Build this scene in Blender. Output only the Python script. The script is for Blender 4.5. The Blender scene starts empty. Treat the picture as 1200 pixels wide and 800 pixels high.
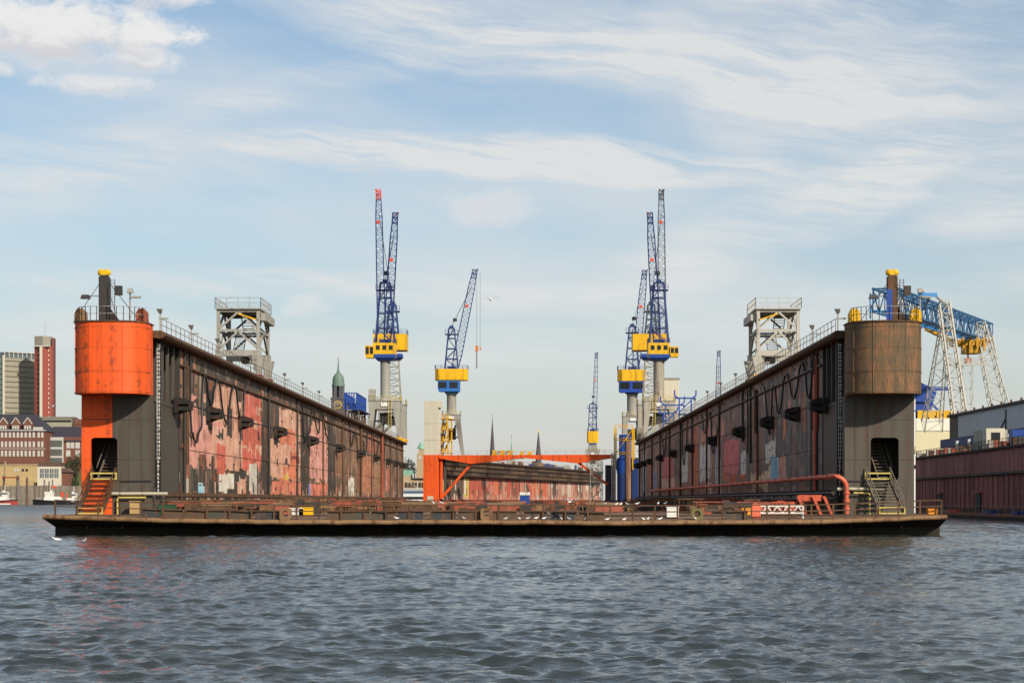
import bpy, math, random
import numpy as np
from mathutils import Vector, Matrix
R = math.radians
random.seed(7); RNG = np.random.default_rng(7)
SC = bpy.context.scene
COL = SC.collection

# ------------------------------------------------------------------ camera, sky, sun, exposure
CAMZ, FPX, VPX, VPY = 2.55, 2350.0, 624.0, 586.0
cam = bpy.data.cameras.new('camera'); cam_o = bpy.data.objects.new('camera', cam); COL.objects.link(cam_o)
cam_o.location = (0, 0, CAMZ); cam_o.rotation_euler = (R(90), 0, 0)
cam.sensor_width = 36; cam.lens = FPX / 1200 * 36
cam.shift_x = -(VPX - 600) / 1200; cam.shift_y = (VPY - 400) / 1200
cam.clip_start = 0.5; cam.clip_end = 20000
SC.camera = cam_o
vs = SC.view_settings
vs.view_transform = 'Standard'; vs.look = 'None'; vs.exposure = 0.0; vs.gamma = 1; vs.use_curve_mapping = False
SC.render.filter_size = 1.15
cy = SC.cycles; cy.max_bounces = 5; cy.diffuse_bounces = 2; cy.glossy_bounces = 3; cy.transmission_bounces = 2; cy.caustics_reflective = False; cy.caustics_refractive = False

SUN_AZ, SUN_EL = 36.0, 31.0         # degrees to the right of straight behind the camera, and up
S = Vector((math.sin(R(SUN_AZ)) * math.cos(R(SUN_EL)), -math.cos(R(SUN_AZ)) * math.cos(R(SUN_EL)), math.sin(R(SUN_EL))))
sl = bpy.data.lights.new('sun', 'SUN'); sl.energy = 5.0; sl.angle = R(1.6); sl.color = (1.0, 0.90, 0.77)
sun_o = bpy.data.objects.new('sun', sl); COL.objects.link(sun_o)
sun_o.rotation_euler = (-S).to_track_quat('-Z', 'Y').to_euler(); sun_o.location = S * 300

class NT:
    """small helper to write node maths"""
    def __init__(s, tree): s.t = tree; s.n = tree.nodes; s.l = tree.links
    def new(s, kind, **kw):
        nd = s.n.new(kind)
        for k, v in kw.items(): setattr(nd, k, v)
        return nd
    def put(s, sock, v):
        if v is None: return
        if isinstance(v, bpy.types.NodeSocket): s.l.new(v, sock)
        else: sock.default_value = v
    def m(s, op, a, b=None, c=None, clamp=False):
        nd = s.new('ShaderNodeMath', operation=op, use_clamp=clamp)
        for i, v in enumerate((a, b, c)): s.put(nd.inputs[i], v) if v is not None else None
        return nd.outputs[0]
    def ramp(s, v, a, b):                      # smoothstep a..b -> 0..1
        nd = s.new('ShaderNodeMapRange', interpolation_type='SMOOTHSTEP')
        s.put(nd.inputs['Value'], v); s.put(nd.inputs['From Min'], a); s.put(nd.inputs['From Max'], b)
        return nd.outputs[0]
    def mix(s, f, a, b, mode='MIX'):
        nd = s.new('ShaderNodeMix', data_type='RGBA', blend_type=mode)
        s.put(nd.inputs[0], f); s.put(nd.inputs[6], a); s.put(nd.inputs[7], b)
        return nd.outputs[2]
    def vec(s, x, y, z=0.0):
        nd = s.new('ShaderNodeCombineXYZ'); s.put(nd.inputs[0], x); s.put(nd.inputs[1], y); s.put(nd.inputs[2], z)
        return nd.outputs[0]
    def noise(s, v, scale, detail=4, rough=0.55, dist=0.0):
        nd = s.new('ShaderNodeTexNoise'); s.put(nd.inputs['Vector'], v)
        nd.inputs['Scale'].default_value = scale; nd.inputs['Detail'].default_value = detail
        nd.inputs['Roughness'].default_value = rough; nd.inputs['Distortion'].default_value = dist
        return nd.outputs['Fac']

def rgba(c): return (c[0], c[1], c[2], 1.0)

world = bpy.data.worlds.new('World'); SC.world = world; world.use_nodes = True
def make_world():
    w = NT(world.node_tree); w.n.clear()
    out = w.new('ShaderNodeOutputWorld'); bg = w.new('ShaderNodeBackground')
    bg.inputs['Strength'].default_value = 0.1
    sky = w.new('ShaderNodeTexSky', sky_type='NISHITA', sun_disc=False, sun_elevation=R(SUN_EL), sun_rotation=R(180 - SUN_AZ),
                altitude=0, air_density=1.0, dust_density=1.2, ozone_density=1.2)
    tc = w.new('ShaderNodeTexCoord'); sp = w.new('ShaderNodeSeparateXYZ'); w.l.new(tc.outputs['Generated'], sp.inputs[0])
    dx, dy, dz = sp.outputs
    az = w.m('MULTIPLY', w.m('ARCTAN2', dx, dy), 2350.0)          # azimuth and elevation, 2350 units to the radian
    el = w.m('MULTIPLY', w.m('ARCSINE', dz), 2350.0)
    def rot(ca, ce, tilt):                    # coordinates turned along a streak
        a = w.m('SUBTRACT', az, ca); e = w.m('SUBTRACT', el, ce); c, s_ = math.cos(R(tilt)), math.sin(R(tilt))
        return (w.m('ADD', w.m('MULTIPLY', a, c), w.m('MULTIPLY', e, s_)), w.m('SUBTRACT', w.m('MULTIPLY', e, c), w.m('MULTIPLY', a, s_)))
    def blob(u, v, hl, hw):
        d = w.m('ADD', w.m('POWER', w.m('ABSOLUTE', w.m('DIVIDE', u, hl)), 2.0), w.m('POWER', w.m('ABSOLUTE', w.m('DIVIDE', v, hw)), 2.0))
        return w.m('SUBTRACT', 1.0, d)
    # soft wisps over the whole sky
    warp = w.noise(w.vec(w.m('MULTIPLY', az, 0.004), w.m('MULTIPLY', el, 0.006), 3.1), 1.0, 3)
    u0, v0 = rot(0, 0, -7)
    v0w = w.m('ADD', v0, w.m('MULTIPLY', warp, 70.0))
    wisp = w.noise(w.vec(w.m('MULTIPLY', u0, 0.0020), w.m('MULTIPLY', v0w, 0.0080), 1.7), 1.0, 5, 0.5, 0.0)
    veil = w.m('MULTIPLY', w.ramp(wisp, 0.34, 0.72), 0.5)
    cloud = w.m('ADD', veil, 0.10)
    fine = w.noise(w.vec(w.m('MULTIPLY', u0, 0.0055), w.m('MULTIPLY', v0w, 0.055), 5.2), 1.0, 9, 0.70, 0.0)
    def streak(cx, cy, tilt, hl, hw, amt, lo=0.30, hi=0.70):
        u, v = rot(cx - VPX, VPY - cy, tilt)
        v = w.m('ADD', v, w.m('MULTIPLY', w.m('SUBTRACT', warp, 0.5), hw * 1.6))
        g = w.m('POWER', w.m('MAXIMUM', blob(u, v, hl, hw), 0.0), 0.8)
        return w.m('MULTIPLY', w.m('MULTIPLY', g, w.m('ADD', w.m('MULTIPLY', w.ramp(fine, lo, hi), 0.85), 0.15)), amt)
    for st in ((600, 192, -2.5, 360, 30, 0.95, 0.34, 0.62), (640, 60, -9, 430, 55, 0.75), (330, 120, 14, 240, 26, 0.35), (520, 345, -3, 330, 24, 0.4), (700, 400, 2, 420, 30, 0.35), (150, 395, 1, 300, 30, 0.4), (1100, 350, 3, 260, 22, 0.35), (1050, 120, -20, 330, 150, 0.55), (900, 270, 22, 260, 55, 0.6),
               (90, 215, 4, 260, 52, 0.6), (250, 335, 0, 250, 22, 0.55), (1165, 268, 8, 130, 30, 0.55),
               (-600, 240, -6, 500, 80, 0.8), (1900, 200, 12, 480, 90, 0.8), (-200, -500, -12, 900, 160, 0.7), (1500, -700, 10, 900, 200, 0.7)):
        cloud = w.m('ADD', cloud, streak(*st))
    cloud = w.m('MINIMUM', cloud, 0.93)
    # heap clouds: ragged outline from noise, grey underside
    cn = w.noise(w.vec(w.m('MULTIPLY', az, 0.017), w.m('MULTIPLY', el, 0.026), 9.0), 1.0, 8, 0.66, 0.35)
    heap = None; shade = None
    for cx, cy, hl, hw, lo in ((75, 55, 165, 46, 0.2), (190, 18, 60, 18, 0.4), (165, 86, 60, 20, 0.3), (128, 116, 75, 14, 0.5), (2, 104, 30, 12, 0.5), (575, 246, 62, 24, 0.9),
                               (362, 361, 34, 14, 0.8), (1055, 236, 34, 14, 1.0), (405, 0, 60, 12, 0.6), (1004, 234, 20, 6, 1.1), (-420, 90, 210, 60, 0.3), (1750, 120, 230, 64, 0.3), (2600, 200, 260, 60, 0.3), (-1500, 160, 300, 70, 0.3)):
        u, v = rot(cx - VPX, VPY - cy, 0)
        g = w.m('ADD', blob(u, v, hl, hw), w.m('MULTIPLY', w.m('SUBTRACT', cn, 0.5), 3.6))
        g = w.m('MULTIPLY', w.ramp(g, -0.1 - 0.25 * lo, 0.75 + 0.7 * lo), 1.0 - 0.42 * lo)
        sh = w.m('MULTIPLY', g, w.m('MAXIMUM', w.ramp(w.m('ADD', w.m('DIVIDE', v, hw), w.m('MULTIPLY', w.m('SUBTRACT', cn, 0.5), 2.2)), 0.15, -0.85), min(0.9, max(0.0, lo - 0.3))))
        heap = g if heap is None else w.m('MAXIMUM', heap, g)
        shade = sh if shade is None else w.m('MAXIMUM', shade, sh)
    # haze towards the horizon
    low = w.m('POWER', 2.718, w.m('DIVIDE', w.m('MULTIPLY', w.m('MAXIMUM', el, 0.0), -1.0), 210.0))
    base = w.mix(1.0, sky.outputs[0], rgba((0.97, 1.14, 1.215)), 'MULTIPLY')
    c1 = w.mix(w.m('MULTIPLY', low, 0.95), base, rgba((6.8, 6.45, 6.15)))
    c2 = w.mix(cloud, c1, rgba((7.5, 7.6, 7.55)))
    hc = w.mix(shade, rgba((8.6, 8.5, 8.3)), rgba((5.6, 5.5, 6.0)))
    c3 = w.mix(heap, c2, hc)
    w.l.new(c3, bg.inputs['Color']); w.l.new(bg.outputs[0], out.inputs['Surface'])
make_world()

# ------------------------------------------------------------------ helpers
def lin(v): v /= 255.0; return v / 12.92 if v <= 0.04045 else ((v + 0.055) / 1.055) ** 2.4
def C(r, g, b, k=1.0):
    c = [lin(x) * k for x in (r, g, b)]; q = min(1.0, 0.8 / max(c)); return tuple(x * q for x in c)
def P(px, py, Y): return Vector(((px - VPX) * Y / FPX, Y, CAMZ + (VPY - py) * Y / FPX))
def X(px, Y): return (px - VPX) * Y / FPX
def Z(py, Y): return CAMZ + (VPY - py) * Y / FPX

MATS = {}
def paint(name, col, rough=0.6, rust=0.0, streak=0.0, var=0.12, metal=0.0, scale=1.0, rustcol=(0.09, 0.035, 0.014), dirt=0.0, bump=0.0):
    """painted or bare surface: tonal noise, vertical run-down streaks, rust blotches"""
    if name in MATS: return MATS[name]
    mt = bpy.data.materials.new(name); mt.use_nodes = True; w = NT(mt.node_tree); b = w.n['Principled BSDF']
    geo = w.new('ShaderNodeNewGeometry'); mp = w.new('ShaderNodeMapping'); w.l.new(geo.outputs['Position'], mp.inputs[0])
    n1 = w.noise(mp.outputs[0], 0.9 * scale, 6, 0.6)
    col_o = w.mix(n1, rgba([c * (1 - var) for c in col]), rgba([min(0.9, c * (1 + var)) for c in col]))
    if streak or rust or dirt:
        mp2 = w.new('ShaderNodeMapping'); w.l.new(geo.outputs['Position'], mp2.inputs[0]); mp2.inputs['Scale'].default_value = (2.2, 2.2, 0.14)
        n2 = w.noise(mp2.outputs[0], 1.0 * scale, 5, 0.6)
        n3 = w.noise(mp.outputs[0], 2.6 * scale, 6, 0.65)
        if streak:
            col_o = w.mix(w.m('MULTIPLY', w.ramp(n2, 0.44, 0.60), streak), col_o, rgba([c * 0.42 + r * 0.25 for c, r in zip(col, rustcol)]))
        if rust:
            f = w.ramp(w.m('ADD', w.m('MULTIPLY', n2, 0.5), w.m('MULTIPLY', n3, 0.5)), 0.565 - 0.15 * rust, 0.635 - 0.13 * rust)
            col_o = w.mix(w.m('MULTIPLY', f, min(1, 0.5 + rust * 0.5)), col_o, rgba(rustcol))
        if dirt:
            col_o = w.mix(w.m('MULTIPLY', w.ramp(n3, 0.42, 0.68), dirt), col_o, rgba((0.03, 0.027, 0.022)))
    w.l.new(col_o, b.inputs['Base Color']); b.inputs['Roughness'].default_value = rough; b.inputs['Metallic'].default_value = metal
    b.inputs['Specular IOR Level'].default_value = 0.35
    if bump:
        bp = w.new('ShaderNodeBump'); bp.inputs['Strength'].default_value = bump; bp.inputs['Distance'].default_value = 0.05
        w.l.new(w.noise(mp.outputs[0], 3.0 * scale, 5), bp.inputs['Height']); w.l.new(bp.outputs[0], b.inputs['Normal'])
    MATS[name] = mt
    return mt

class MB:
    """collects shapes, builds them as one mesh object"""
    def __init__(s): s.v = []; s.f = []
    def add(s, vs, fs):
        o = len(s.v); s.v += [tuple(v) for v in vs]; s.f += [tuple(i + o for i in f) for f in fs]; return s
    def box(s, x0, x1, y0, y1, z0, z1):
        return s.add([(x0, y0, z0), (x1, y0, z0), (x1, y1, z0), (x0, y1, z0), (x0, y0, z1), (x1, y0, z1), (x1, y1, z1), (x0, y1, z1)],
                     [(3, 2, 1, 0), (4, 5, 6, 7), (0, 1, 5, 4), (1, 2, 6, 5), (2, 3, 7, 6), (3, 0, 4, 7)])
    def frustum(s, c0, s0, c1, s1):           # tapered box between two centred rectangles
        v = []
        for c, q in ((c0, s0), (c1, s1)):
            for ax, ay in ((-1, -1), (1, -1), (1, 1), (-1, 1)): v.append((c[0] + ax * q[0] / 2, c[1] + ay * q[1] / 2, c[2]))
        return s.add(v, [(3, 2, 1, 0), (4, 5, 6, 7), (0, 1, 5, 4), (1, 2, 6, 5), (2, 3, 7, 6), (3, 0, 4, 7)])
    def beam(s, p, q, w, h=None):
        p, q = Vector(p), Vector(q); d = q - p
        if d.length < 1e-6: return s
        d.normalize(); h = h or w
        up = Vector((0, 0, 1)) if abs(d.z) < 0.95 else Vector((0, 1, 0))
        a = d.cross(up).normalized() * (w / 2); b = a.cross(d).normalized() * (h / 2)
        v = [p - a - b, p + a - b, p + a + b, p - a + b, q - a - b, q + a - b, q + a + b, q - a + b]
        return s.add(v, [(0, 1, 2, 3), (7, 6, 5, 4), (4, 5, 1, 0), (5, 6, 2, 1), (6, 7, 3, 2), (7, 4, 0, 3)])
    def tube(s, p, q, r, n=10, r2=None):
        p, q = Vector(p), Vector(q); d = (q - p).normalized(); r2 = r if r2 is None else r2
        up = Vector((0, 0, 1)) if abs(d.z) < 0.95 else Vector((0, 1, 0))
        a = d.cross(up).normalized(); b = a.cross(d).normalized(); v = []
        for c, rr in ((p, r), (q, r2)):
            for i in range(n):
                t = 2 * math.pi * i / n; v.append(c + (a * math.cos(t) + b * math.sin(t)) * rr)
        return s.add(v, [tuple(range(n)), tuple(range(2 * n - 1, n - 1, -1))] + [(i + n, (i + 1) % n + n, (i + 1) % n, i) for i in range(n)])
    def path(s, pts, r, n=6):
        pts = [Vector(p) for p in pts]; rings = []; v = []; k = len(pts)
        for i, p in enumerate(pts):
            d = (pts[min(i + 1, k - 1)] - pts[max(i - 1, 0)]).normalized()
            up = Vector((1, 0, 0)) if abs(d.x) < 0.9 else Vector((0, 0, 1))
            a = d.cross(up).normalized(); b = a.cross(d).normalized()
            for j in range(n):
                t = 2 * math.pi * j / n; v.append(p + (a * math.cos(t) + b * math.sin(t)) * r)
        f = [tuple(range(n)), tuple(range(k * n - 1, (k - 1) * n - 1, -1))]
        for i in range(k - 1):
            for j in range(n): f.append((i * n + j, (i + 1) * n + j, (i + 1) * n + (j + 1) % n, i * n + (j + 1) % n))
        return s.add(v, f)
    def prism(s, poly, z0, z1):               # plan polygon pulled up
        n = len(poly)
        v = [(x, y, z0) for x, y in poly] + [(x, y, z1) for x, y in poly]
        return s.add(v, [tuple(range(n - 1, -1, -1)), tuple(range(n, 2 * n))] + [(i, (i + 1) % n, (i + 1) % n + n, i + n) for i in range(n)])
    def slab(s, poly, y0, y1):                # outline in x,z given thickness along y
        n = len(poly)
        v = [(x, y0, z) for x, z in poly] + [(x, y1, z) for x, z in poly]
        return s.add(v, [tuple(range(n)), tuple(range(2 * n - 1, n - 1, -1))] + [(i + n, (i + 1) % n + n, (i + 1) % n, i) for i in range(n)])
    def lathe(s, prof, c=(0, 0, 0), n=16):
        v = []; k = len(prof)
        for r, z in prof:
            for j in range(n):
                t = 2 * math.pi * j / n; v.append((c[0] + r * math.cos(t), c[1] + r * math.sin(t), c[2] + z))
        f = [tuple(range(n - 1, -1, -1)), tuple(range((k - 1) * n, k * n))]
        for i in range(k - 1):
            for j in range(n): f.append((i * n + j, i * n + (j + 1) % n, (i + 1) * n + (j + 1) % n, (i + 1) * n + j))
        return s.add(v, f)
    def lattice(s, p, q, w0, w1, n, r, rd=None, d0=None, d1=None):
        """four-chord lattice mast from p to q, square (or w x d) section tapering from w0 to w1"""
        p, q = Vector(p), Vector(q); d = (q - p).normalized(); rd = rd or r * 0.6
        up = Vector((0, 1, 0)) if abs(d.y) < 0.9 else Vector((0, 0, 1))
        a = d.cross(up).normalized(); b = a.cross(d).normalized(); d0 = d0 or w0; d1 = d1 or w1
        def ring(i):
            t = i / n; c = p.lerp(q, t); ww = (w0 + (w1 - w0) * t) / 2; dd = (d0 + (d1 - d0) * t) / 2
            return [c - a * ww - b * dd, c + a * ww - b * dd, c + a * ww + b * dd, c - a * ww + b * dd]
        rs = [ring(i) for i in range(n + 1)]
        for k in range(4): s.beam(rs[0][k], rs[n][k], r)
        for i in range(n + 1):
            for k in range(4):
                s.beam(rs[i][k], rs[i][(k + 1) % 4], rd)
                if i < n:
                    if (i + k) % 2: s.beam(rs[i][k], rs[i + 1][(k + 1) % 4], rd)
                    else: s.beam(rs[i][(k + 1) % 4], rs[i + 1][k], rd)
        return s
    def rail(s, pts, h=1.0, step=2.0, r=0.05, mids=1):
        """handrail along a line of points"""
        pts = [Vector(p) for p in pts]; U = Vector((0, 0, 1))
        for a, b in zip(pts[:-1], pts[1:]):
            L = (b - a).length; n = max(1, int(round(L / step)))
            for k in range(1, mids + 2): s.beam(a + U * h * k / (mids + 1), b + U * h * k / (mids + 1), r)
            for i in range(n + 1):
                p = a.lerp(b, i / n); s.beam(p, p + U * h, r * 1.15)
        return s
    def stair(s, a, b, w, n, r=0.08):         # flight of treads between stringers, a foot and b head, width along x
        a, b = Vector(a), Vector(b)
        for sx in (-w / 2, w / 2): s.beam(a + Vector((sx, 0, 0)), b + Vector((sx, 0, 0)), r, r * 2.4)
        for i in range(1, n):
            c = a.lerp(b, i / n); s.box(c.x - w / 2 + r / 2 + .003, c.x + w / 2 - r / 2 - .003, c.y - 0.12, c.y + 0.12, c.z - 0.025, c.z + 0.025)
        return s
    def mesh(s, name, smooth=None):
        me = bpy.data.meshes.new(name); me.from_pydata(s.v, [], s.f); me.update()
        if smooth is not None:
            me.shade_smooth(); me.set_sharp_from_angle(angle=R(smooth))
        return me
    def build(s, name, mat, parent=None, smooth=None, loc=None, label=None):
        me = s.mesh(name, smooth); me.materials.append(mat)
        return inst(me, name, parent, loc, label=label)

def inst(me, name, parent=None, loc=None, rot=None, label=None, scale=None):
    o = bpy.data.objects.new(name, me); COL.objects.link(o); o.parent = parent
    if loc: o.location = loc
    if rot: o.rotation_euler = rot
    if scale: o.scale = scale if not isinstance(scale, (int, float)) else (scale,) * 3
    if label: o['label'] = label
    return o
def tag(o, label=None, cat=None, group=None, kind=None):
    for k, v in (('label', label), ('category', cat), ('group', group), ('kind', kind)):
        if v: o[k] = v
    return o
def thing(name, label, cat, loc=(0, 0, 0), rz=0.0, group=None):
    o = bpy.data.objects.new(name, None); COL.objects.link(o); o.location = loc; o.rotation_euler = (0, 0, rz)
    o.empty_display_size = 0.5
    return tag(o, label, cat, group)
def copy_tree(o, parent=None):
    c = o.copy(); COL.objects.link(c)
    if parent is not None: c.parent = parent
    for ch in list(o.children): copy_tree(ch, c)
    return c

# colours shared by many things
M_orange = paint('orange_paint', C(238, 90, 27, 0.9), 0.6, rust=0.18, streak=0.3, var=0.2, scale=.8)
M_dark = paint('dark_steel', (0.034, 0.031, 0.027), 0.6, rust=0.25, streak=0.2)
M_grey = paint('grey_wall_paint', (0.074, 0.064, 0.049), 0.65, rust=0.16, streak=0.45, var=0.2)
M_rust = paint('rust_brown', (0.105, 0.052, 0.024), 0.8, rust=0.5, streak=0.5, var=0.35, rustcol=(.045, .026, .016))
M_rustlip = paint('worn_rust_lip', (0.22, 0.125, 0.056), 0.75, rust=0.4, streak=0.35, var=0.4, scale=0.8)
M_rustred = paint('red_oxide', (0.27, 0.065, 0.035), 0.7, rust=0.3, streak=0.3, var=0.2)
M_black = paint('black_steel', (0.012, 0.012, 0.012), 0.55, var=0.2)
M_yellow = paint('yellow_paint', C(238, 182, 10, 0.85), 0.5, rust=0.12, streak=0.3, var=0.1)
M_pale_yellow = paint('pale_yellow_paint', C(196, 176, 96, .9), 0.6, rust=0.3, var=0.2)
M_blue = paint('blue_paint', C(28, 66, 140, 1.0), 0.45, streak=0.15, var=0.1)
M_navy = paint('navy_paint', C(34, 56, 108, 1.0), 0.5, streak=0.1)
M_sky_blue = paint('light_blue_paint', C(60, 135, 195, 1.0), 0.5, streak=0.15)
M_lgrey = paint('light_grey_paint', (0.31, 0.295, 0.25), 0.55, rust=0.05, streak=0.2, var=0.08)
M_wgrey = paint('off_white_grey_paint', (0.42, 0.395, 0.33), 0.55, rust=0.05, streak=0.18, var=0.06)
M_white = paint('white_paint', (0.68, 0.66, 0.60), 0.5, rust=0.03, streak=0.1, var=0.05)
M_cream = paint('cream_paint', (0.56, 0.51, 0.39), 0.6, streak=0.12, var=0.05)
M_hose = paint('rubber_hose', (0.018, 0.018, 0.018), 0.5)
M_salmon = paint('salmon_red_paint', C(220, 108, 78, 0.95), 0.6, rust=0.2, streak=0.3, var=.2)
M_redtip = paint('signal_red_paint', C(215, 70, 40, 0.9), 0.5)
M_glass = paint('dark_glass', (0.015, 0.018, 0.02), 0.12)
M_gull = paint('gull_white', (0.8, 0.8, 0.79), 0.7, var=0.03)

# ------------------------------------------------------------------ water
def make_water():
    def axis(segs):
        out = [segs[0][0]]
        for a, b, s0, s1 in segs:
            x = a
            while x < b - 1e-6:
                t = (x - a) / (b - a); x += s0 * (s1 / s0) ** t; out.append(min(x, b))
        return np.array(out)
    xp = axis([(0, 11, .09, .09), (11, 24, .09, .2), (24, 60, .2, .5), (60, 400, .5, 30), (400, 8000, 40, 1500)])
    xs = np.concatenate([-xp[:0:-1], xp])
    ys = axis([(-60, 24, 8, .2), (24, 45, .07, .075), (45, 62, .075, .12), (62, 150, .12, .32), (150, 420, .34, 5), (420, 3000, 6, 120), (3000, 12000, 200, 1500)])
    gx, gy = np.meshgrid(xs, ys)
    sx = np.gradient(xs)[None, :] * np.ones_like(gx); sy = np.gradient(ys)[:, None] * np.ones_like(gx)
    sp = np.maximum(sx, sy)
    dzv = np.zeros_like(gx); ddx = np.zeros_like(gx); ddy = np.zeros_like(gx)
    rng = np.random.default_rng(11)
    n = 160
    lam = np.exp(rng.uniform(np.log(0.17), np.log(3.4), n))
    for L in lam:
        th = R(-82) + rng.normal(0, 0.7)                   # waves run towards the viewer, crests across the picture
        if rng.random() < 0.18: th = rng.uniform(0, 2 * math.pi)
        k = 2 * math.pi / L; kx, ky = k * math.cos(th), k * math.sin(th)
        a = 0.0053 * (L if L < 0.5 else 0.5 * (L / 0.5) ** 0.55) * rng.uniform(0.5, 1.4)
        att = np.clip((L / sp - 1.9) / 1.4, 0, 1)
        ph = kx * gx + ky * gy + rng.uniform(0, 6.283)
        c, s_ = np.cos(ph), np.sin(ph)
        dzv += a * c * att; q = 0.95 * a * att
        ddx -= q * math.cos(th) * s_; ddy -= q * math.sin(th) * s_
    # gusts: patches of rougher and calmer water
    g = 1 + 0.30 * np.sin(gx * 0.11 + 1.3 * np.sin(gy * 0.05)) * np.sin(gy * 0.085 + 0.7 * np.sin(gx * 0.07)) + 0.25 * np.sin(gx * 0.31 + 2 * np.sin(gy * .13)) * np.sin(gy * .27 + 1.7 * np.sin(gx * .19 + 1))
    dzv *= g
    co = np.stack([gx + ddx, gy + ddy, dzv], -1).reshape(-1, 3).astype(np.float32)
    nx, ny = len(xs), len(ys)
    idx = (np.arange(ny - 1)[:, None] * nx + np.arange(nx - 1)[None, :]).ravel()
    fc = np.stack([idx, idx + 1, idx + nx + 1, idx + nx], 1).astype(np.int32)
    me = bpy.data.meshes.new('water'); me.vertices.add(len(co)); me.vertices.foreach_set('co', co.ravel())
    me.loops.add(fc.size); me.loops.foreach_set('vertex_index', fc.ravel())
    me.polygons.add(len(fc)); me.polygons.foreach_set('loop_start', np.arange(len(fc), dtype=np.int32) * 4)
    me.update(calc_edges=True); me.shade_smooth()
    mt = bpy.data.materials.new('river_water'); mt.use_nodes = True; w = NT(mt.node_tree); b = w.n['Principled BSDF']
    b.inputs['Base Color'].default_value = (0.027, 0.034, 0.033, 1); b.inputs['Roughness'].default_value = 0.07
    b.inputs['IOR'].default_value = 1.333; b.inputs['Specular IOR Level'].default_value = 0.5
    geo = w.new('ShaderNodeNewGeometry')
    m1 = w.new('ShaderNodeMapping'); w.l.new(geo.outputs['Position'], m1.inputs[0]); m1.inputs['Scale'].default_value = (0.55, 1.0, 1.0)
    n1 = w.noise(m1.outputs[0], 5.5, 4, 0.6, 0.3)
    n2 = w.noise(m1.outputs[0], 0.9, 5, 0.6, 0.3)
    n4 = w.noise(m1.outputs[0], 2.3, 4, 0.6, 0.2)
    hgt = w.m('ADD', w.m('ADD', w.m('MULTIPLY', n1, 0.045), w.m('MULTIPLY', n4, 0.05)), w.m('MULTIPLY', n2, 0.05))
    sy_ = w.new('ShaderNodeSeparateXYZ'); w.l.new(geo.outputs['Position'], sy_.inputs[0])
    w.l.new(w.m('ADD', w.m('MULTIPLY', w.ramp(sy_.outputs[1], 120.0, 600.0), 0.26), 0.045), b.inputs['Roughness'])
    bp = w.new('ShaderNodeBump'); bp.inputs['Strength'].default_value = 0.75; bp.inputs['Distance'].default_value = 1.0
    w.l.new(hgt, bp.inputs['Height']); w.l.new(bp.outputs[0], b.inputs['Normal'])
    me.materials.append(mt)
    tag(inst(me, 'water'), kind='structure')
make_water()

# ------------------------------------------------------------------ the near floating dry dock
CX, Y0, WI, LD = -2.55, 150.0, 25.95, 293.0         # centre line, near end, half inside width, length of the side walls
ZD, ZT = 1.5, 15.3                                  # floor of the dock and top of its side walls
dock = thing('floating_dry_dock', 'huge rusty floating dry dock with two long side walls, open end towards the water', 'dry dock', (CX, Y0, 0))

def grid_panel_material():
    mt = bpy.data.materials.new('patched_wall_paint'); mt.use_nodes = True; w = NT(mt.node_tree); b = w.n['Principled BSDF']
    at = w.new('ShaderNodeAttribute', attribute_name='paint'); geo = w.new('ShaderNodeNewGeometry')
    mp = w.new('ShaderNodeMapping'); w.l.new(geo.outputs['Position'], mp.inputs[0]); mp.inputs['Scale'].default_value = (1, 0.8, 0.12)
    n1 = w.noise(mp.outputs[0], 1.0, 9, 0.78); n2 = w.noise(geo.outputs['Position'], 0.55, 6, 0.65); n3 = w.noise(geo.outputs['Position'], 4.0, 4, 0.6)
    c = w.mix(w.ramp(n3, 0.2, 0.8), w.mix(0.22, at.outputs['Color'], rgba((0.05, 0.04, 0.03))), at.outputs['Color'])
    c = w.mix(w.m('MULTIPLY', w.ramp(n1, 0.55, 0.72), 0.48), c, rgba((0.085, 0.045, 0.025)))
    c = w.mix(w.m('MULTIPLY', w.ramp(w.m('ADD', w.m('MULTIPLY', n1, 0.6), w.m('MULTIPLY', n2, 0.4)), 0.42, 0.30), 0.5), c, rgba((0.03, 0.028, 0.026)))
    w.l.new(c, b.inputs['Base Color']); b.inputs['Roughness'].default_value = 0.7; b.inputs['Specular IOR Level'].default_value = 0.3
    bp = w.new('ShaderNodeBump'); bp.inputs['Strength'].default_value = 0.4; bp.inputs['Distance'].default_value = 0.05
    w.l.new(n2, bp.inputs['Height']); w.l.new(bp.outputs[0], b.inputs['Normal'])
    return mt
M_patch = grid_panel_material()

YW0 = 11.8                                          # where the plated wall starts behind the open ribs
TIERS = [2.6, 6.7, 10.45, 13.45, 14.85]
NSEC = 30
SEC = [YW0 + (LD - YW0) * i / NSEC for i in range(NSEC + 1)]
NY, NZ = 900, 84
GY = np.linspace(YW0, LD, NY + 1); GZ = np.linspace(TIERS[0], TIERS[-1], NZ + 1)
GYC = (GY[1:] + GY[:-1]) / 2; GZC = (GZ[1:] + GZ[:-1]) / 2

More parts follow.
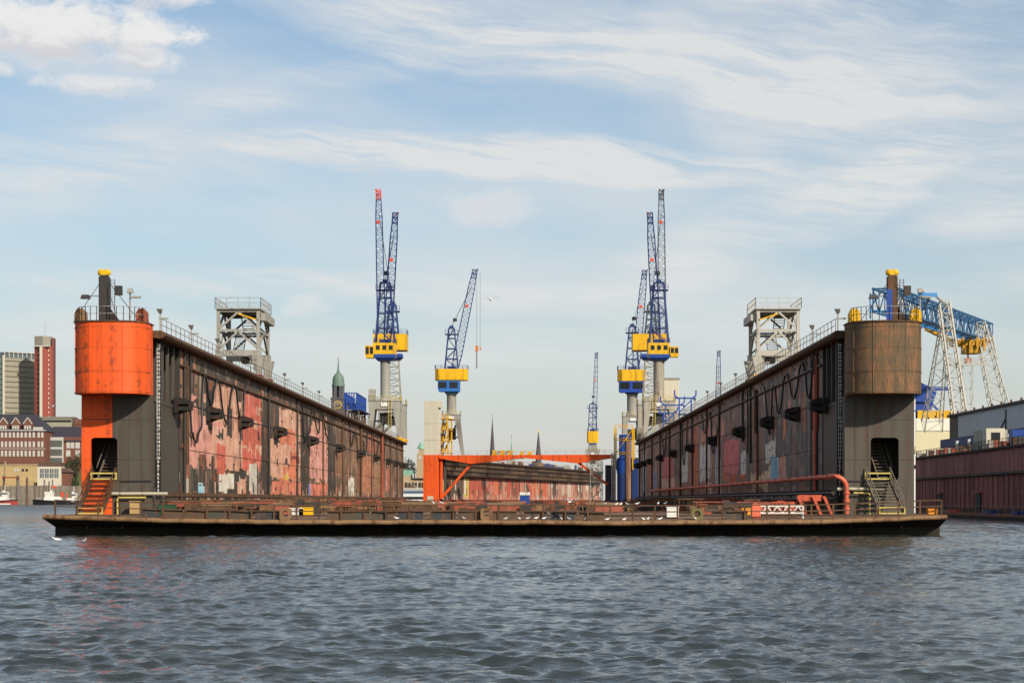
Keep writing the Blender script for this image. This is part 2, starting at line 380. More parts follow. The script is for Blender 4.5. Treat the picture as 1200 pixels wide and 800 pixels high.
def blank(base_fn):
    a = np.zeros((NY, NZ, 3))
    for i, y in enumerate(GYC): a[i, :, :] = base_fn(y)
    return a
def patch(a, y0, y1, z0, z1, col, rag=0.35, rng=RNG):
    """roller-painted patch: straight sides, top and bottom edges ragged strip by strip"""
    i0, i1 = np.searchsorted(GYC, [y0, y1]); nxt = i0
    t = b = 0
    for i in range(i0, min(i1, NY)):
        if i >= nxt:
            t, b = rng.normal(0, rag * .55), rng.normal(0, rag * .8)
            nxt = i + 1 + int(rng.exponential(max(1.5, 2.2 / (GY[1] - GY[0]) * .8)))
        j0, j1 = np.searchsorted(GZC, [z0 + b, z1 + t])
        a[i, j0:j1] = np.array(col) * rng.uniform(0.9, 1.06)
def pxpatch(a, side, p0, p1, q0, q1, col, rag=0.35):
    """patch measured in the photograph, turned into metres along and up the wall"""
    xin = (WI - CX) if side < 0 else (WI + CX)
    Ya, Yb = sorted((xin * FPX / abs(p0 - VPX), xin * FPX / abs(p1 - VPX))); Ym = xin * FPX / abs((p0 + p1) / 2 - VPX)
    patch(a, Ya - Y0, Yb - Y0, Z(q1, Ym), Z(q0, Ym), col, rag)

def streaks(a, cols, n, zlo, zhi, rng, wmax=1.6, y0=YW0, y1=LD):
    for _ in range(n):
        y = rng.uniform(y0, y1); z0 = rng.uniform(*zlo); z1 = z0 + rng.uniform(*zhi)
        patch(a, y, y + rng.uniform(0.35, wmax), z0, z1, cols[rng.integers(len(cols))], 0.5, rng)

def weather(a, rng, rust, pale, n_runs=900):
    """chips, rust runs below the seams, blotched foot of the wall"""
    lum = rng.normal(1, .07, (NY, NZ, 1)); a *= np.clip(lum, .75, 1.25)
    blot = rng.normal(0, 1, (NY // 6 + 2, NZ // 5 + 2)); blot = np.repeat(np.repeat(blot, 6, 0), 5, 1)[:NY, :NZ]
    for _ in range(3): blot = (blot + np.roll(blot, 1, 0) + np.roll(blot, -1, 0) + np.roll(blot, 1, 1) + np.roll(blot, -1, 1)) / 5
    a *= (1 + .16 * np.clip(blot, -2, 2))[:, :, None]
    dzc = GZ[1] - GZ[0]
    for _ in range(n_runs):
        i = rng.integers(0, NY); w_ = int(rng.choice([1, 1, 1, 2, 2, 3])); z1 = rng.choice([14.8, 13.4, 13.4, 10.4, 10.4, 6.7, rng.uniform(3, 13)]); Lr = rng.exponential(1.5) + .4
        j1 = int((z1 - GZ[0]) / dzc); j0 = max(0, int((z1 - Lr - GZ[0]) / dzc)); c = np.array(rust[rng.integers(len(rust))] if rng.random() < .8 else pale[rng.integers(len(pale))])
        al = np.linspace(.15, .8, max(1, j1 - j0))[None, :, None] * rng.uniform(.4, 1); a[i:i + w_, j0:j1] = a[i:i + w_, j0:j1] * (1 - al) + c * al
    for _ in range(n_runs // 2):                       # chipped spots and short dark dashes along the courses
        i, j = rng.integers(0, NY - 4), rng.integers(0, NZ - 3); c = np.array(rust[rng.integers(len(rust))]); a[i:i + rng.integers(1, 5), j:j + rng.integers(1, 3)] = c
    for i in range(0, NY, 2):                          # scuffed, splashed foot
        h = int(rng.exponential(4)); c = np.array((rust + pale)[rng.integers(len(rust) + len(pale))]); al = rng.uniform(.3, .85); a[i:i + rng.integers(1, 5), :h] = a[i:i + 1, :1] * (1 - al) + c * al
    return np.clip(a, .008, .8)
def paint_left():
    rng = np.random.default_rng(3); K = 1.75
    dk, br, gr = C(50, 46, 40, K), C(104, 76, 54, K), C(84, 74, 60, K)
    def base(y):
        f = min(1, max(0, (y - 30) / 150)); return np.array(dk) * (1 - f) + np.array(br if rng.random() < .55 else gr) * f
    a = blank(base); sal, pink, red, ora, wh = C(206, 154, 128, K), C(204, 142, 126, K), C(166, 82, 64, K), C(190, 106, 76, K), C(205, 195, 175, K)
    streaks(a, [dk, br, gr, C(120, 70, 50, K)], 260, (2.4, 11), (1.5, 7), rng)
    streaks(a, [dk, C(120, 72, 50, K), C(150, 104, 78, K), C(130, 104, 80, K), gr, C(86, 76, 66, K), C(96, 74, 52, K)], 190, (2.4, 9), (1.5, 6), rng, 1.8, 120)
    streaks(a, [C(96, 84, 72, K), C(80, 76, 72, K), C(130, 90, 70, K)], 60, (13.4, 14), (.4, 1.2), rng, 2.2)
    streaks(a, [sal, ora, br, wh, dk, dk], 90, (2.4, 3.2), (.6, 2.2), rng, 1.4, 22)
    for r in ((222, 231, 464, 545, pink), (222, 252, 486, 522, pink), (231, 241, 500, 535, pink), (236, 247, 462, 472, pink), (250, 277, 452, 540, sal), (242, 262, 492, 545, pink),
              (248, 292, 508, 548, sal), (276, 285, 470, 545, sal), (254, 264, 521, 556, red), (284, 306, 462, 548, red), (284, 307, 492, 497, sal), (285, 307, 524, 528, sal),
              (300, 309, 476, 483, sal), (292, 301, 544, 577, C(165, 158, 145, K)), (256, 274, 556, 580, wh), (278, 289, 560, 580, sal),
              (316, 352, 517, 561, sal), (327, 352, 482, 520, sal), (328, 346, 506, 524, ora), (340, 350, 530, 562, ora), (331, 345, 546, 558, ora), (337, 351, 536, 542, C(120, 50, 40, K)),
              (363, 384, 500, 562, pink), (366, 377, 496, 502, sal), (330, 338, 557, 577, C(190, 155, 70, K)), (306, 352, 563, 580, C(185, 105, 80, K)), (352, 384, 566, 582, C(180, 100, 80, K)),
              (232, 240, 566, 578, C(125, 165, 185, K)), (200, 205, 563, 571, C(88, 108, 160, K)), (204, 211, 552, 572, C(110, 112, 108, K)), (360, 364, 568, 578, C(90, 95, 140, K)),
              (425, 437, 535, 578, C(150, 98, 70, K)), (438, 448, 545, 580, C(128, 96, 68, K)), (408, 415, 560, 582, wh), (452, 456, 548, 575, C(160, 90, 72, K)), (393, 401, 520, 560, C(118, 84, 60, K)),
              (411, 420, 515, 545, C(110, 82, 62, K)), (384, 392, 505, 575, C(100, 82, 64, K)), (355, 361, 480, 520, C(178, 120, 105, K)), (430, 440, 510, 530, C(140, 80, 62, K))):
        pxpatch(a, -1, *r)
    for p in (306.5, 352.5, 384): pxpatch(a, -1, p, p + 9, 470, 585, C(52, 44, 35, K), 0.1)
    for p0, p1, q0, q1 in ((226, 232, 470, 476), (256, 262, 505, 508), (300, 305, 510, 514), (320, 326, 540, 545), (333, 338, 541, 545), (241, 249, 462, 498), (266, 272, 475, 512), (281, 284, 484, 512), (316, 326, 500, 515), (247, 252, 536, 574), (238, 243, 545, 566), (312, 318, 558, 575)): pxpatch(a, -1, p0, p1, q0, q1, dk)
    return weather(a, rng, [dk, C(96, 58, 36, K), C(120, 70, 44, K), C(60, 50, 42, K)], [wh, sal, C(170, 130, 100, K)])
def paint_right():
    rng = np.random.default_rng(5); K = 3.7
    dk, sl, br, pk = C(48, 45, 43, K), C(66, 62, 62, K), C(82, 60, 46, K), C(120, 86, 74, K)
    def base(y):
        f = min(1, max(0, (y - 45) / 110)); c = np.array(sl if rng.random() < .5 else dk) * (1 - f) + np.array(br if rng.random() < .6 else C(78, 62, 58, K)) * f
        return c
    a = blank(base); wh, rose = C(178, 178, 172, K), C(138, 68, 70, K)
    streaks(a, [dk, br, C(88, 62, 48, K), sl], 240, (2.4, 11), (1.5, 7), rng)
    streaks(a, [pk, C(96, 76, 72, K), C(84, 78, 78, K)], 90, (9.5, 13.4), (.6, 2.0), rng, 2.2, 22)
    streaks(a, [C(104, 50, 28, K), br, pk, C(110, 104, 100, K)], 110, (2.4, 8), (1.5, 6), rng, 1.5, 95)
    streaks(a, [C(128, 118, 96, K), pk, br, dk], 70, (2.4, 3.0), (.6, 1.6), rng, 1.4, 22)
    for r in ((848, 866, 515, 556, rose), (868, 874, 531, 557, C(175, 178, 178, K)), (848, 874, 556, 563, C(112, 52, 24, K)), (897, 909, 517, 546, C(132, 132, 128, K)), (903, 913, 533, 564, C(98, 150, 178, K)),
              (912, 921, 535, 563, C(120, 90, 80, K)), (880, 903, 554, 570, C(122, 108, 90, K)), (820, 832, 519, 564, wh), (821, 832, 502, 518, C(150, 98, 84, K)), (776, 789, 535, 574, rose),
              (775, 791, 560, 572, C(170, 130, 120, K)), (799, 806, 528, 566, wh), (753.5, 757, 530, 578, C(120, 124, 134, K)), (777, 786, 519, 532, C(60, 38, 32, K)), (766, 770, 552, 576, C(78, 78, 100, K)),
              (826, 833, 566, 578, C(128, 110, 100, K)), (838, 843, 520, 572, C(96, 100, 112, K)), (900, 905, 500, 512, C(110, 76, 62, K)), (918, 921, 482, 512, C(150, 80, 50, K)), (812, 818, 500, 572, C(112, 60, 36, K)), (790, 796, 512, 560, C(64, 52, 46, K)),
              (845, 849, 492, 515, C(120, 76, 66, K)), (876, 880, 480, 530, C(60, 40, 32, K)), (760, 764, 540, 575, C(110, 58, 34, K))):
        pxpatch(a, 1, *r)
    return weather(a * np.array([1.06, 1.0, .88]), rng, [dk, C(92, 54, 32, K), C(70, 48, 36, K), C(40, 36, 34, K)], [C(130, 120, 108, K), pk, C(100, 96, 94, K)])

def plated_wall(side, cols, wall):
    """30 x 4 welded plates, each its own object with a joint round it"""
    x = lambda d: side * (WI + d)
    for si in range(NSEC):
        i0, i1 = np.searchsorted(GYC, [SEC[si], SEC[si + 1]])
        for ti in range(4):
            j0, j1 = np.searchsorted(GZC, [TIERS[ti], TIERS[ti + 1]])
            ya, yb, za, zb = SEC[si] + .035, SEC[si + 1] - .035, TIERS[ti] + .03, TIERS[ti + 1] - .03
            yy = np.linspace(ya, yb, i1 - i0 + 1); zz = np.linspace(za, zb, j1 - j0 + 1); n, m = i1 - i0, j1 - j0
            off = random.uniform(-.012, .012)
            v = [(x(off), y, z) for y in yy for z in zz]; f = []; c = []
            for i in range(n):
                for j in range(m):
                    q = (i * (m + 1) + j, i * (m + 1) + j + 1, (i + 1) * (m + 1) + j + 1, (i + 1) * (m + 1) + j)
                    f.append(q if side > 0 else q[::-1]); c.append(cols[i0 + i, j0 + j])
            o = len(v); cr = [(ya, za), (yb, za), (yb, zb), (ya, zb)]
            v += [(x(off), y, z) for y, z in cr] + [(x(.07), y, z) for y, z in cr]
            for k in range(4):
                k2 = (k + 1) % 4; f.append((o + k, o + k2, o + 4 + k2, o + 4 + k)); c.append((.03, .027, .024))
            me = bpy.data.meshes.new('wall_plate'); me.from_pydata(v, [], f)
            at = me.color_attributes.new('paint', 'FLOAT_COLOR', 'CORNER')
            arr = np.ones((len(f), 4, 4), np.float32); arr[:, :, :3] = np.array(c)[:, None, :]
            at.data.foreach_set('color', arr.ravel()); me.materials.append(M_patch)
            inst(me, 'wall_plate', wall)

NUM = {}
def numeral(k):
    if k not in NUM:
        cu = bpy.data.curves.new('numeral', 'FONT'); cu.body = str(k); cu.size = .30; cu.align_x = 'CENTER'; cu.extrude = .004; cu.offset = .006
        o = bpy.data.objects.new('numeral_text', cu); COL.objects.link(o); dg = bpy.context.evaluated_depsgraph_get()
        me = bpy.data.meshes.new_from_object(o.evaluated_get(dg)); me.materials.clear(); me.materials.append(M_white); bpy.data.objects.remove(o); bpy.data.curves.remove(cu); NUM[k] = me
    return NUM[k]
FENDERS = [10, 26, 45, 72, 105, 141, 176, 209, 241, 262, 280, 289]

def drum_paint():
    mt = bpy.data.materials.new('brown_drum_paint'); mt.use_nodes = True; w = NT(mt.node_tree); b = w.n['Principled BSDF']
    geo = w.new('ShaderNodeNewGeometry'); mp = w.new('ShaderNodeMapping'); w.l.new(geo.outputs['Position'], mp.inputs[0]); mp.inputs['Scale'].default_value = (1, 1, 0.13)
    n1 = w.noise(mp.outputs[0], 2.4, 6, .65); n2 = w.noise(geo.outputs['Position'], .9, 6, .65); n3 = w.noise(mp.outputs[0], 7.0, 4, .6)
    c = w.mix(w.ramp(n1, .40, .60), rgba((.125, .072, .030)), rgba((.21, .098, .038)))
    c = w.mix(w.m('MULTIPLY', w.ramp(n2, .42, .58), .7), c, rgba((.098, .068, .034)))
    c = w.mix(w.m('MULTIPLY', w.ramp(n3, .52, .66), .7), c, rgba((.045, .036, .026)))
    w.l.new(c, b.inputs['Base Color']); b.inputs['Roughness'].default_value = .8; return mt
def drum_outline(side, b, a=2.72, n=28, e=2.6, y_back=1.0):
    cx = 2.80; pts = []
    for i in range(n + 1):
        t = math.pi * i / n; ct, st = math.cos(t), math.sin(t)
        dx = a * math.copysign(abs(ct) ** (2 / e), ct); dy = -b * abs(st) ** (2 / e)
        pts.append((side * (WI + cx) + side * dx, dy))
    pts = [(pts[0][0], y_back)] + pts + [(pts[-1][0], y_back)]
    return pts

def dock_side(side, cols):
    x = lambda d: side * (WI + d)
    def bx(mb, d0, d1, y0, y1, z0, z1):
        a, b = sorted((x(d0), x(d1))); return mb.box(a, b, y0, y1, z0, z1)
    L = side < 0
    mdrum = M_orange if L else drum_paint()
    mlow = M_grey
    # core of the wall behind the plates
    w = MB(); bx(w, .06, 5.25, YW0, LD, ZD, ZT - .3); bx(w, 0.0, 5.3, 1.2, LD, ZT - .3, ZT)
    bx(w, 1.5, 5.22, 4.6, YW0, ZD, ZT - .3)
    wall = w.build('side_wall', M_dark, dock, label='long riveted side wall patched in pink, red and brown paint' if L else 'long dark side wall with rose, white and pale blue paint patches')
    plated_wall(side, cols, wall)
    # shelf at the foot, pipe ledge under the top plates, fender wire
    m = MB(); bx(m, -.35, .06, YW0, LD, 2.25, 2.55); m.build('foot_ledge', M_rust, wall)
    m = MB(); m.tube((x(-.12), YW0, 13.45), (x(-.12), LD, 13.45), .11, 8); m.build('pipe', M_rust if L else M_dark, wall, 40)
    m = MB(); m.tube((x(-.05), YW0, 10.45), (x(-.05), LD, 10.45), .035, 5); m.build('fender_wire', M_dark, wall)
    # round-edged coaming along the top
    m = MB(); prof = [(.3, ZT + .02), (-.55, ZT + .02), (-.8, ZT - .12), (-.86, ZT - .34), (-.7, ZT - .52), (-.45, ZT - .58), (.3, ZT - .45)]
    v = [(x(d), 0.9, z) for d, z in prof] + [(x(d), LD + .1, z) for d, z in prof]; n = len(prof)
    fs = [tuple(range(n)), tuple(range(2 * n - 1, n - 1, -1))] + [(i, (i + 1) % n, (i + 1) % n + n, i + n) for i in range(n)]
    m.add(v, fs); m.build('coaming', M_rust, wall)
    kb = MB().beam((x(0), 0, ZT - 1.25), (x(-.6), 0, ZT - .5), .07).mesh('bracket'); kb.materials.append(M_rust)
    for i in range(36): inst(kb, 'bracket', wall, (0, 4 + i * 8.1, 0))
    # open ribs behind the rounded end
    m = MB(); bx(m, .05, 1.5, 4.4, 4.6, ZD, ZT - .3); bx(m, 1.42, 1.5, 1.3, 4.4, ZD, ZT - .3); bx(m, 1.40, 1.5, 4.62, YW0 - .3, 10.22, ZT - .32); m.build('rib_bay', M_black, wall)  # plates painted black to stand in for deep shade between the ribs
    m = MB(); bx(m, .02, 1.5, 4.6, YW0, 9.9, 10.2); m.build('shelf', M_grey, wall)
    m = MB(); bx(m, .06, 1.5, 4.6, YW0 - .02, ZD, 9.9); m.build('lower_plate', M_grey, wall)
    rb = MB(); bx(rb, .0, .22, 0, .3, 10.2, ZT - .3); rbm = rb.mesh('rib'); rbm.materials.append(M_grey)
    for yy in (4.7, 7.0, 9.4): inst(rbm, 'rib', wall, (0, yy, 0))
    m = MB(); bx(m, -.02, 1.45, 11.5, 11.78, 9.9, ZT - .3); m.build('rib', M_dark, wall)
    # lower end face with door opening, rounded corners
    da, db = (1.95, 4.05) if not L else (2.62, 4.62)      # door, measured outwards from the inner face
    dz0, dz1 = 4.05, 7.25
    split = 3.0
    yf, yb = 0.3, 0.62
    def face_piece(mb, d0, d1, z0, z1): bx(mb, d0, d1, yf, yb, z0, z1)
    og, gy = MB(), MB()
    top = 10.45
    if L:
        face_piece(og, db, 5.3, ZD, top); face_piece(og, split, db, dz1, top); face_piece(og, split, db, ZD, dz0)
        face_piece(gy, 0.0, da, ZD, top); face_piece(gy, da, split, dz1, top); face_piece(gy, da, split, ZD, dz0)
    else:
        face_piece(gy, 0.0, da, ZD, top); face_piece(gy, da, db, dz1, top); face_piece(gy, da, db, ZD, dz0); face_piece(gy, db, 5.2, ZD, top)
    def corner(mb, d, z, sd, sz):
        r = .3; pts = [(x(d), z)] + [(x(d + sd * (r - r * math.sin(t))), z + sz * (r - r * math.cos(t))) for t in [i * math.pi / 10 for i in range(6)]]
        mb.slab(pts, yf + .002, yb - .002)
    corner(gy, da, dz1, 1, -1); corner(gy, da, dz0, 1, 1)
    tgt = og if L else gy
    corner(tgt, db, dz1, -1, -1); corner(tgt, db, dz0, -1, 1)
    end = gy.build('end_wall', mlow, dock, label='grey end wall under the orange drum' if L else 'grey end wall with door opening under the brown drum')
    if L: og.build('orange_plate', M_orange, end)
    # weld seams on the end wall
    for z in (5.6, 8.6):
        for d0, d1 in (((0.02, da - .02), (db + .02, 5.1)) if z < dz1 else ((0.02, 5.1),)):
            m = MB(); bx(m, d0, d1, yf - .03, yf - .002, z, z + .05); m.build('weld_seam', M_orange if L and d0 > split else mlow, end)
    for d in (.75, 1.7): m = MB(); bx(m, d, d + .05, yf - .028, yf - .001, ZD + .1, 10.3); m.build('weld_seam', mlow, end)
    # dark room behind the opening, outer skin
    m = MB(); bx(m, 0.02, 5.2, 4.0, 4.4, ZD, ZT - .3); bx(m, 5.05, 5.22, yb, 4.0, ZD, ZT - .3); bx(m, .0, .15, yb, 1.3, ZD, 9.9); bx(m, 0.2, 5.0, yb + .02, 4.0, 3.85, 4.02); bx(m, 0.02, 5.2, .62, 4.0, 10.0, 10.4)
    m.build('stair_room', M_grey, end)
    m = MB(); bx(m, .15, 1.42, yb, 4.0, 3.85, 10.0)
    m.build('inner_partition', M_dark, end)
    # ledge under the door and white rubbing strip on the outer corner
    m = MB(); bx(m, 0.05, da if not L else 2.4, .18, .3, 3.98, 4.06); m.build('ledge', M_dark, end)
    if not L:
        m = MB()
        for z0, z1 in ((1.6, 4.9), (5.2, 6.0), (6.6, 9.2), (9.3, 10.2)): bx(m, 5.2, 5.3, .28, .5, z0, z1)
        m.build('rubbing_strip', M_white, end)
    # inside flight and outside stair
    cd = (da + db) / 2
    sgn = -1 if L else 1
    m = MB(); m.stair((x(cd + .2), 1.2, 4.05), (x(cd - .55), 3.6, 7.6), 1.0, 14, .07); m.beam((x(cd + .75), 1.2, 5.0), (x(cd), 3.6, 8.5), .06)
    m.build('inner_stair', paint('stair_steel', (0.16, 0.135, 0.10), 0.7, rust=0.3), end)
    xa, xb = x(cd + (.55 if L else .15)), x(cd - .05 if L else cd - .75 + .2)
    st = MB(); st.stair((xa, -1.9, ZD + .05), (xb, .15, 4.1), 1.75, 11, .09)
    for sx in (-.9, .9):
        p, q = Vector((xa + sx, -1.9, ZD + .1)), Vector((xb + sx, .15, 4.1))
        for k in (.5, .95): st.beam(p + Vector((0, 0, k)), q + Vector((0, 0, k)), .055)
        for t in (.02, .35, .68, .98): c = p.lerp(q, t); st.beam(c, c + Vector((0, 0, .95)), .055)
    stair = st.build('stair', M_rust if L else paint('stair_steel', (0.16, 0.135, 0.10)), dock, label='outside steel stair with pale yellow end treads')
    m = MB()
    for (cx_, y, z) in ((xa, -1.95, ZD + .04), (xb, .02, 4.1)):
        for dy, dz in ((0, 0), (.0, .42)): m.box(cx_ - .98, cx_ + .98, y - .09, y + .04, z + dz, z + dz + .11)
        for sx in (-.98, .88): m.box(cx_ + sx, cx_ + sx + .1, y - .085, y + .035, z + .11, z + .42)
    m.build('yellow_tread', M_pale_yellow, stair)
    # rounded upper tank, three rings of plates
    zs = [10.42, 12.1, 13.85, 15.66]
    dr = MB().prism(drum_outline(side, 2.9), zs[0] + .03, zs[3] - .02)
    drum = dr.build('drum', mdrum, dock, 35, label='bright orange rounded tank head on the dock wall' if L else 'rust brown rounded tank head on the dock wall')
    for k in range(3):
        pl = MB(); oo = drum_outline(side, 2.9 + (.05, .062, .052)[k], 2.72 + (.03, .042, .032)[k])[1:-1]; ii = drum_outline(side, 2.85, 2.68)[1:-1]
        z0, z1 = zs[k] + .002, zs[k + 1] - .002; n = len(oo)
        v = [(a, b, z) for z in (z0, z1) for a, b in oo] + [(a, b, z) for z in (z0, z1) for a, b in ii]; f = []
        for i in range(n - 1): f += [(i, i + 1, n + i + 1, n + i), (i + 1, i, 2 * n + i, 2 * n + i + 1), (n + i, n + i + 1, 3 * n + i + 1, 3 * n + i)]
        pl.add(v, f if side < 0 else [q[::-1] for q in f]); pl.build('ring_plate', mdrum, drum, 35)
    rv = MB()
    for zr in (12.1, 13.85, 10.62, 15.4):
        oo = drum_outline(side, 2.98, 2.78, 56)[2:-2]
        for a, b in oo[::1]: rv.box(a - .02, a + .02, b - .012, b + .05, zr - .1, zr - .06)
    for k in (5, 11, 17, 23):
        q = drum_outline(side, 2.985, 2.785)[k + 1]; MB().box(q[0] - .03, q[0] + .03, q[1] - .004, q[1] + .06, zs[0] + .05, zs[3] - .06).build('weld_seam', mdrum, drum)
    tag(rv.build('rivet_row', M_rust if L else M_dark, drum), kind='stuff')
    # top rim, mast, fairleads, rails
    m = MB().prism(drum_outline(side, 3.05, 2.81), 15.66, 15.76); m.build('rim', M_rust, drum)
    mx, my = x(3.4), -.6
    ms = MB(); ms.box(mx - .27, mx + .27, my - .3, my + .3, 15.7, 19.3); ms.box(mx - .36, mx - .28, my - .3, my + .4, 15.7, 19.2); ms.box(mx + .28, mx + .36, my - .3, my + .4, 15.7, 19.2)
    ms.prism([(mx + .36, my), (mx + 1.6, my), (mx + .36, my + .2)], 15.7, 15.8)
    ms.slab([(mx + .4, 15.7), (mx + 1.3, 15.7), (mx + .4, 16.9)], my - .1, my + .1)
    mast = ms.build('mast', M_dark if L else M_rust, dock, label='dark steel mooring mast with yellow cap')
    if not L:
        m = MB(); m.box(mx - .5, mx - .06, my - .42, my - .32, 15.7, 18.2); m.build('blue_strip', M_blue, mast)
    m = MB()
    for q in (-.2, .2): m.lathe([(.0, 0), (.22, .02), (.29, .12), (.29, .32), (.2, .44), (0, .46)], (mx + q, my, 19.28), 14)
    m.box(mx - .22, mx + .22, my - .3, my + .3, 19.3, 19.66); m.build('yellow_cap', M_yellow, mast, 40)
    m = MB()
    for q in (.52, .82): m.beam((mx + q, my - .2, 15.7), (mx + q, my - .2, 19.0), .045)
    for i in range(16): m.beam((mx + .52, my - .2, 15.9 + i * .2), (mx + .82, my - .2, 15.9 + i * .2), .03)
    m.box(mx + .85, mx + 1.35, my - .3, my + .1, 16.9 + .9, 18.5); m.build('ladder', M_dark, mast)
    m = MB()
    for dx, dy in ((-2.4, .3), (2.6, .6), (1.3, -1.4)): m.tube((mx, my, 19.2), (mx + dx, my + dy, 15.8), .025, 5)
    m.beam((mx - 1.3, my, 17.75), (mx - .3, my, 17.75), .05); m.build('stay_cable', M_dark, mast)
    m = MB(); m.frustum((mx - 1.4, my, 17.55), (.7, .5), (mx - 1.4, my, 17.85), (.5, .3)); m.build('floodlight', M_dark, mast)
    m = MB(); m.tube((mx + (2.0), my - .4, 15.7), (mx + 2.0, my - .4, 18.0), .06, 8); m.frustum((mx + 2.05, my - .5, 17.95), (.5, .4), (mx + 2.0, my - .4, 18.3), (.3, .25)); m.box(mx + 2.1, mx + 2.8, my - .6, my - .3, 17.55, 17.7)
    m.build('lamp_post', M_lgrey, mast)
    for d, c in ((5.1, M_rustlip if L else M_yellow), (.55, M_rustred if L else M_yellow)):
        m = MB(); m.slab([(x(d) - .42, 15.76), (x(d) + .42, 15.76), (x(d) + .38, 16.55), (x(d) + .1, 16.8), (x(d) - .25, 16.75), (x(d) - .42, 16.4)], -1.1, -.3); m.build('fairlead', c, drum)
    m = MB(); oo = drum_outline(side, 2.7, 2.55, 16)[2:-2]; m.rail([(a, b, 15.76) for a, b in oo], 1.05, 1.2, .04, 1); m.build('railing', paint('rail_grey', (0.30, 0.28, 0.25), 0.6, rust=0.4), drum)
    # wall-top railing, floodlights
    m = MB(); m.rail([(x(-.5), 1.5, ZT), (x(-.5), LD - 22, ZT)], .95, 2.0, .035, 1); m.build('railing', paint('rail_dark', (0.11, 0.09, 0.07), .7, rust=.4), dock)
    lp = MB(); lp.tube((0, 0, 0), (0, 0, 1.55), .05, 6); lp.box(-.1, .6, -.1, .1, 1.05, 1.17); lpm = lp.mesh('lamp_post'); lpm.materials.append(M_lgrey)
    lh = MB().frustum((0, -.05, 1.5), (.22, .2), (-.05, -.1, 1.82), (.42, .36)).mesh('floodlight'); lh.materials.append(paint('lamp_grey', (.14, .13, .115), .6))
    for yy in (3, 17, 31, 52, 80, 98, 117, 138, 158, 178, 198, 219):
        o = inst(lpm, 'lamp_post', dock, (x(-.1), yy, ZT)); inst(lh, 'floodlight', o)
    # fenders, hoses, pipes
    fb = MB(); v = side
    a, b = sorted((x(-.05), x(-.35))); fb.box(a, b, -1.05, 1.05, -.62, .62)
    a, b = sorted((x(-.35), x(-1.15))); fb.box(a, b, -.8, .8, .1, .42); fb.box(a, b, -.8, .8, -.42, -.1)
    a, b = sorted((x(-1.15), x(-1.32))); fb.box(a, b, -.62, .62, -.35, .35)
    a, b = sorted((x(-.3), x(-.95))); fb.box(a, b, -.55, .55, -.34, .34); fb.beam((x(-.3), 0, .6), (x(-1.15), 0, .38), .16); fb.beam((x(-.3), 0, -.6), (x(-.9), 0, -.38), .2); fbm = fb.mesh('fender'); fbm.materials.append(paint('fender_steel', (0.016, 0.013, 0.011), 0.7, rust=0.3))
    for yy in FENDERS: inst(fbm, 'fender', wall, (0, yy, 10.1))
    def hose(pts, r=.095):
        # smooth curve through hanging points (y, z)
        out = []
        for (ya, za), (yb_, zb) in zip(pts[:-1], pts[1:]):
            for i in range(9):
                t = i / 9; s_ = (1 - math.cos(math.pi * t)) / 2
                out.append((x(-.2 - .03 * math.sin(8 * t)), ya + (yb_ - ya) * t, za + (zb - za) * s_))
        out.append((x(-.2), pts[-1][0], pts[-1][1]))
        m = MB().path(out, r, 6); m.build('hose', M_hose, wall, 60)
    if L:
        hose([(15.5, 14.5), (16.4, 8.2), (18.6, 7.4), (21.0, 8.6), (23, 13.4), (26.5, 10.9), (30, 13.4), (35.5, 9.6), (40, 13.5), (45.5, 9.9), (48, 14)])
        hose([(16.0, 14.3), (16.2, 7.0)], .05); hose([(44.5, 9.7), (44.0, 6.2), (45.5, 5.4)], .05)
        hose([(96, 14.4), (99, 9.8), (104, 11), (108, 14.3), (115, 11.4), (119, 14.4), (128, 10.9), (132, 14.5)])
        hose([(160, 14.4), (163, 11.0), (170, 13.2), (178, 9.6), (184, 12.5), (190, 10.4), (196, 14.4)])
        hose([(205, 14.2), (212, 10.2), (222, 13.5), (230, 9.4), (238, 14.2)])
    else:
        hose([(14.5, 14.2), (16.0, 10.2), (16.3, 8.4)], .1)
        hose([(15.0, 14.6), (18.2, 11.1), (22.5, 14.4), (28, 11.6), (33.5, 14.1), (39.0, 10.7), (43, 13.6), (46.5, 9.0), (51, 13.9)])
        hose([(96, 14.4), (103, 10.8), (108, 8.6), (112, 14.1), (120, 11.6), (126, 14.2)])
        hose([(66, 14.4), (66.5, 7.6)], .09); hose([(150, 14.4), (153, 10), (158, 8), (162, 14.4)]); hose([(196, 14.2), (204, 10.4), (211, 14.2)])
    vp = ((14.6, 5.5, 13.6, .16, M_rust), (13.6, 2.6, 14.8, .12, M_dark), (66, 2.6, 14.8, .12, M_dark), (92, 2.6, 14.8, .12, M_dark), (122, 2.6, 14.8, .11, M_rust), (150, 2.6, 14.8, .11, M_rust), (181, 2.6, 14.8, .2, M_rust),
          (204, 2.6, 14.8, .11, M_rust), (226, 2.6, 14.8, .28, M_rustred if L else M_dark), (250, 2.6, 14.8, .12, M_rust), (270, 2.6, 14.8, .12, M_dark), (287, 2.6, 14.8, .15, M_rust)) if L else \
         ((15.1, 2.6, 13.2, .14, M_salmon), (13.9, 8.2, 14.2, .16, M_rustred), (14.3, 2.6, 14.8, .09, M_black), (18, 2.6, 14.8, .05, M_black), (64, 6.5, 14.8, .12, M_dark), (58, 9.5, 14, .2, M_rust), (57.5, 3, 9.5, .12, M_rustred), (72, 9, 14.8, .12, M_dark),
          (100, 2.6, 14.8, .12, M_rust), (118, 2.6, 14.8, .12, M_rust), (142, 2.6, 14.8, .12, M_dark), (165, 2.6, 14.8, .15, M_dark), (190, 2.6, 14.8, .15, M_rust), (215, 2.6, 14.8, .15, M_rust), (240, 2.6, 14.8, .15, M_dark), (266, 2.6, 14.8, .15, M_dark), (286, 2.6, 14.8, .15, M_rust))
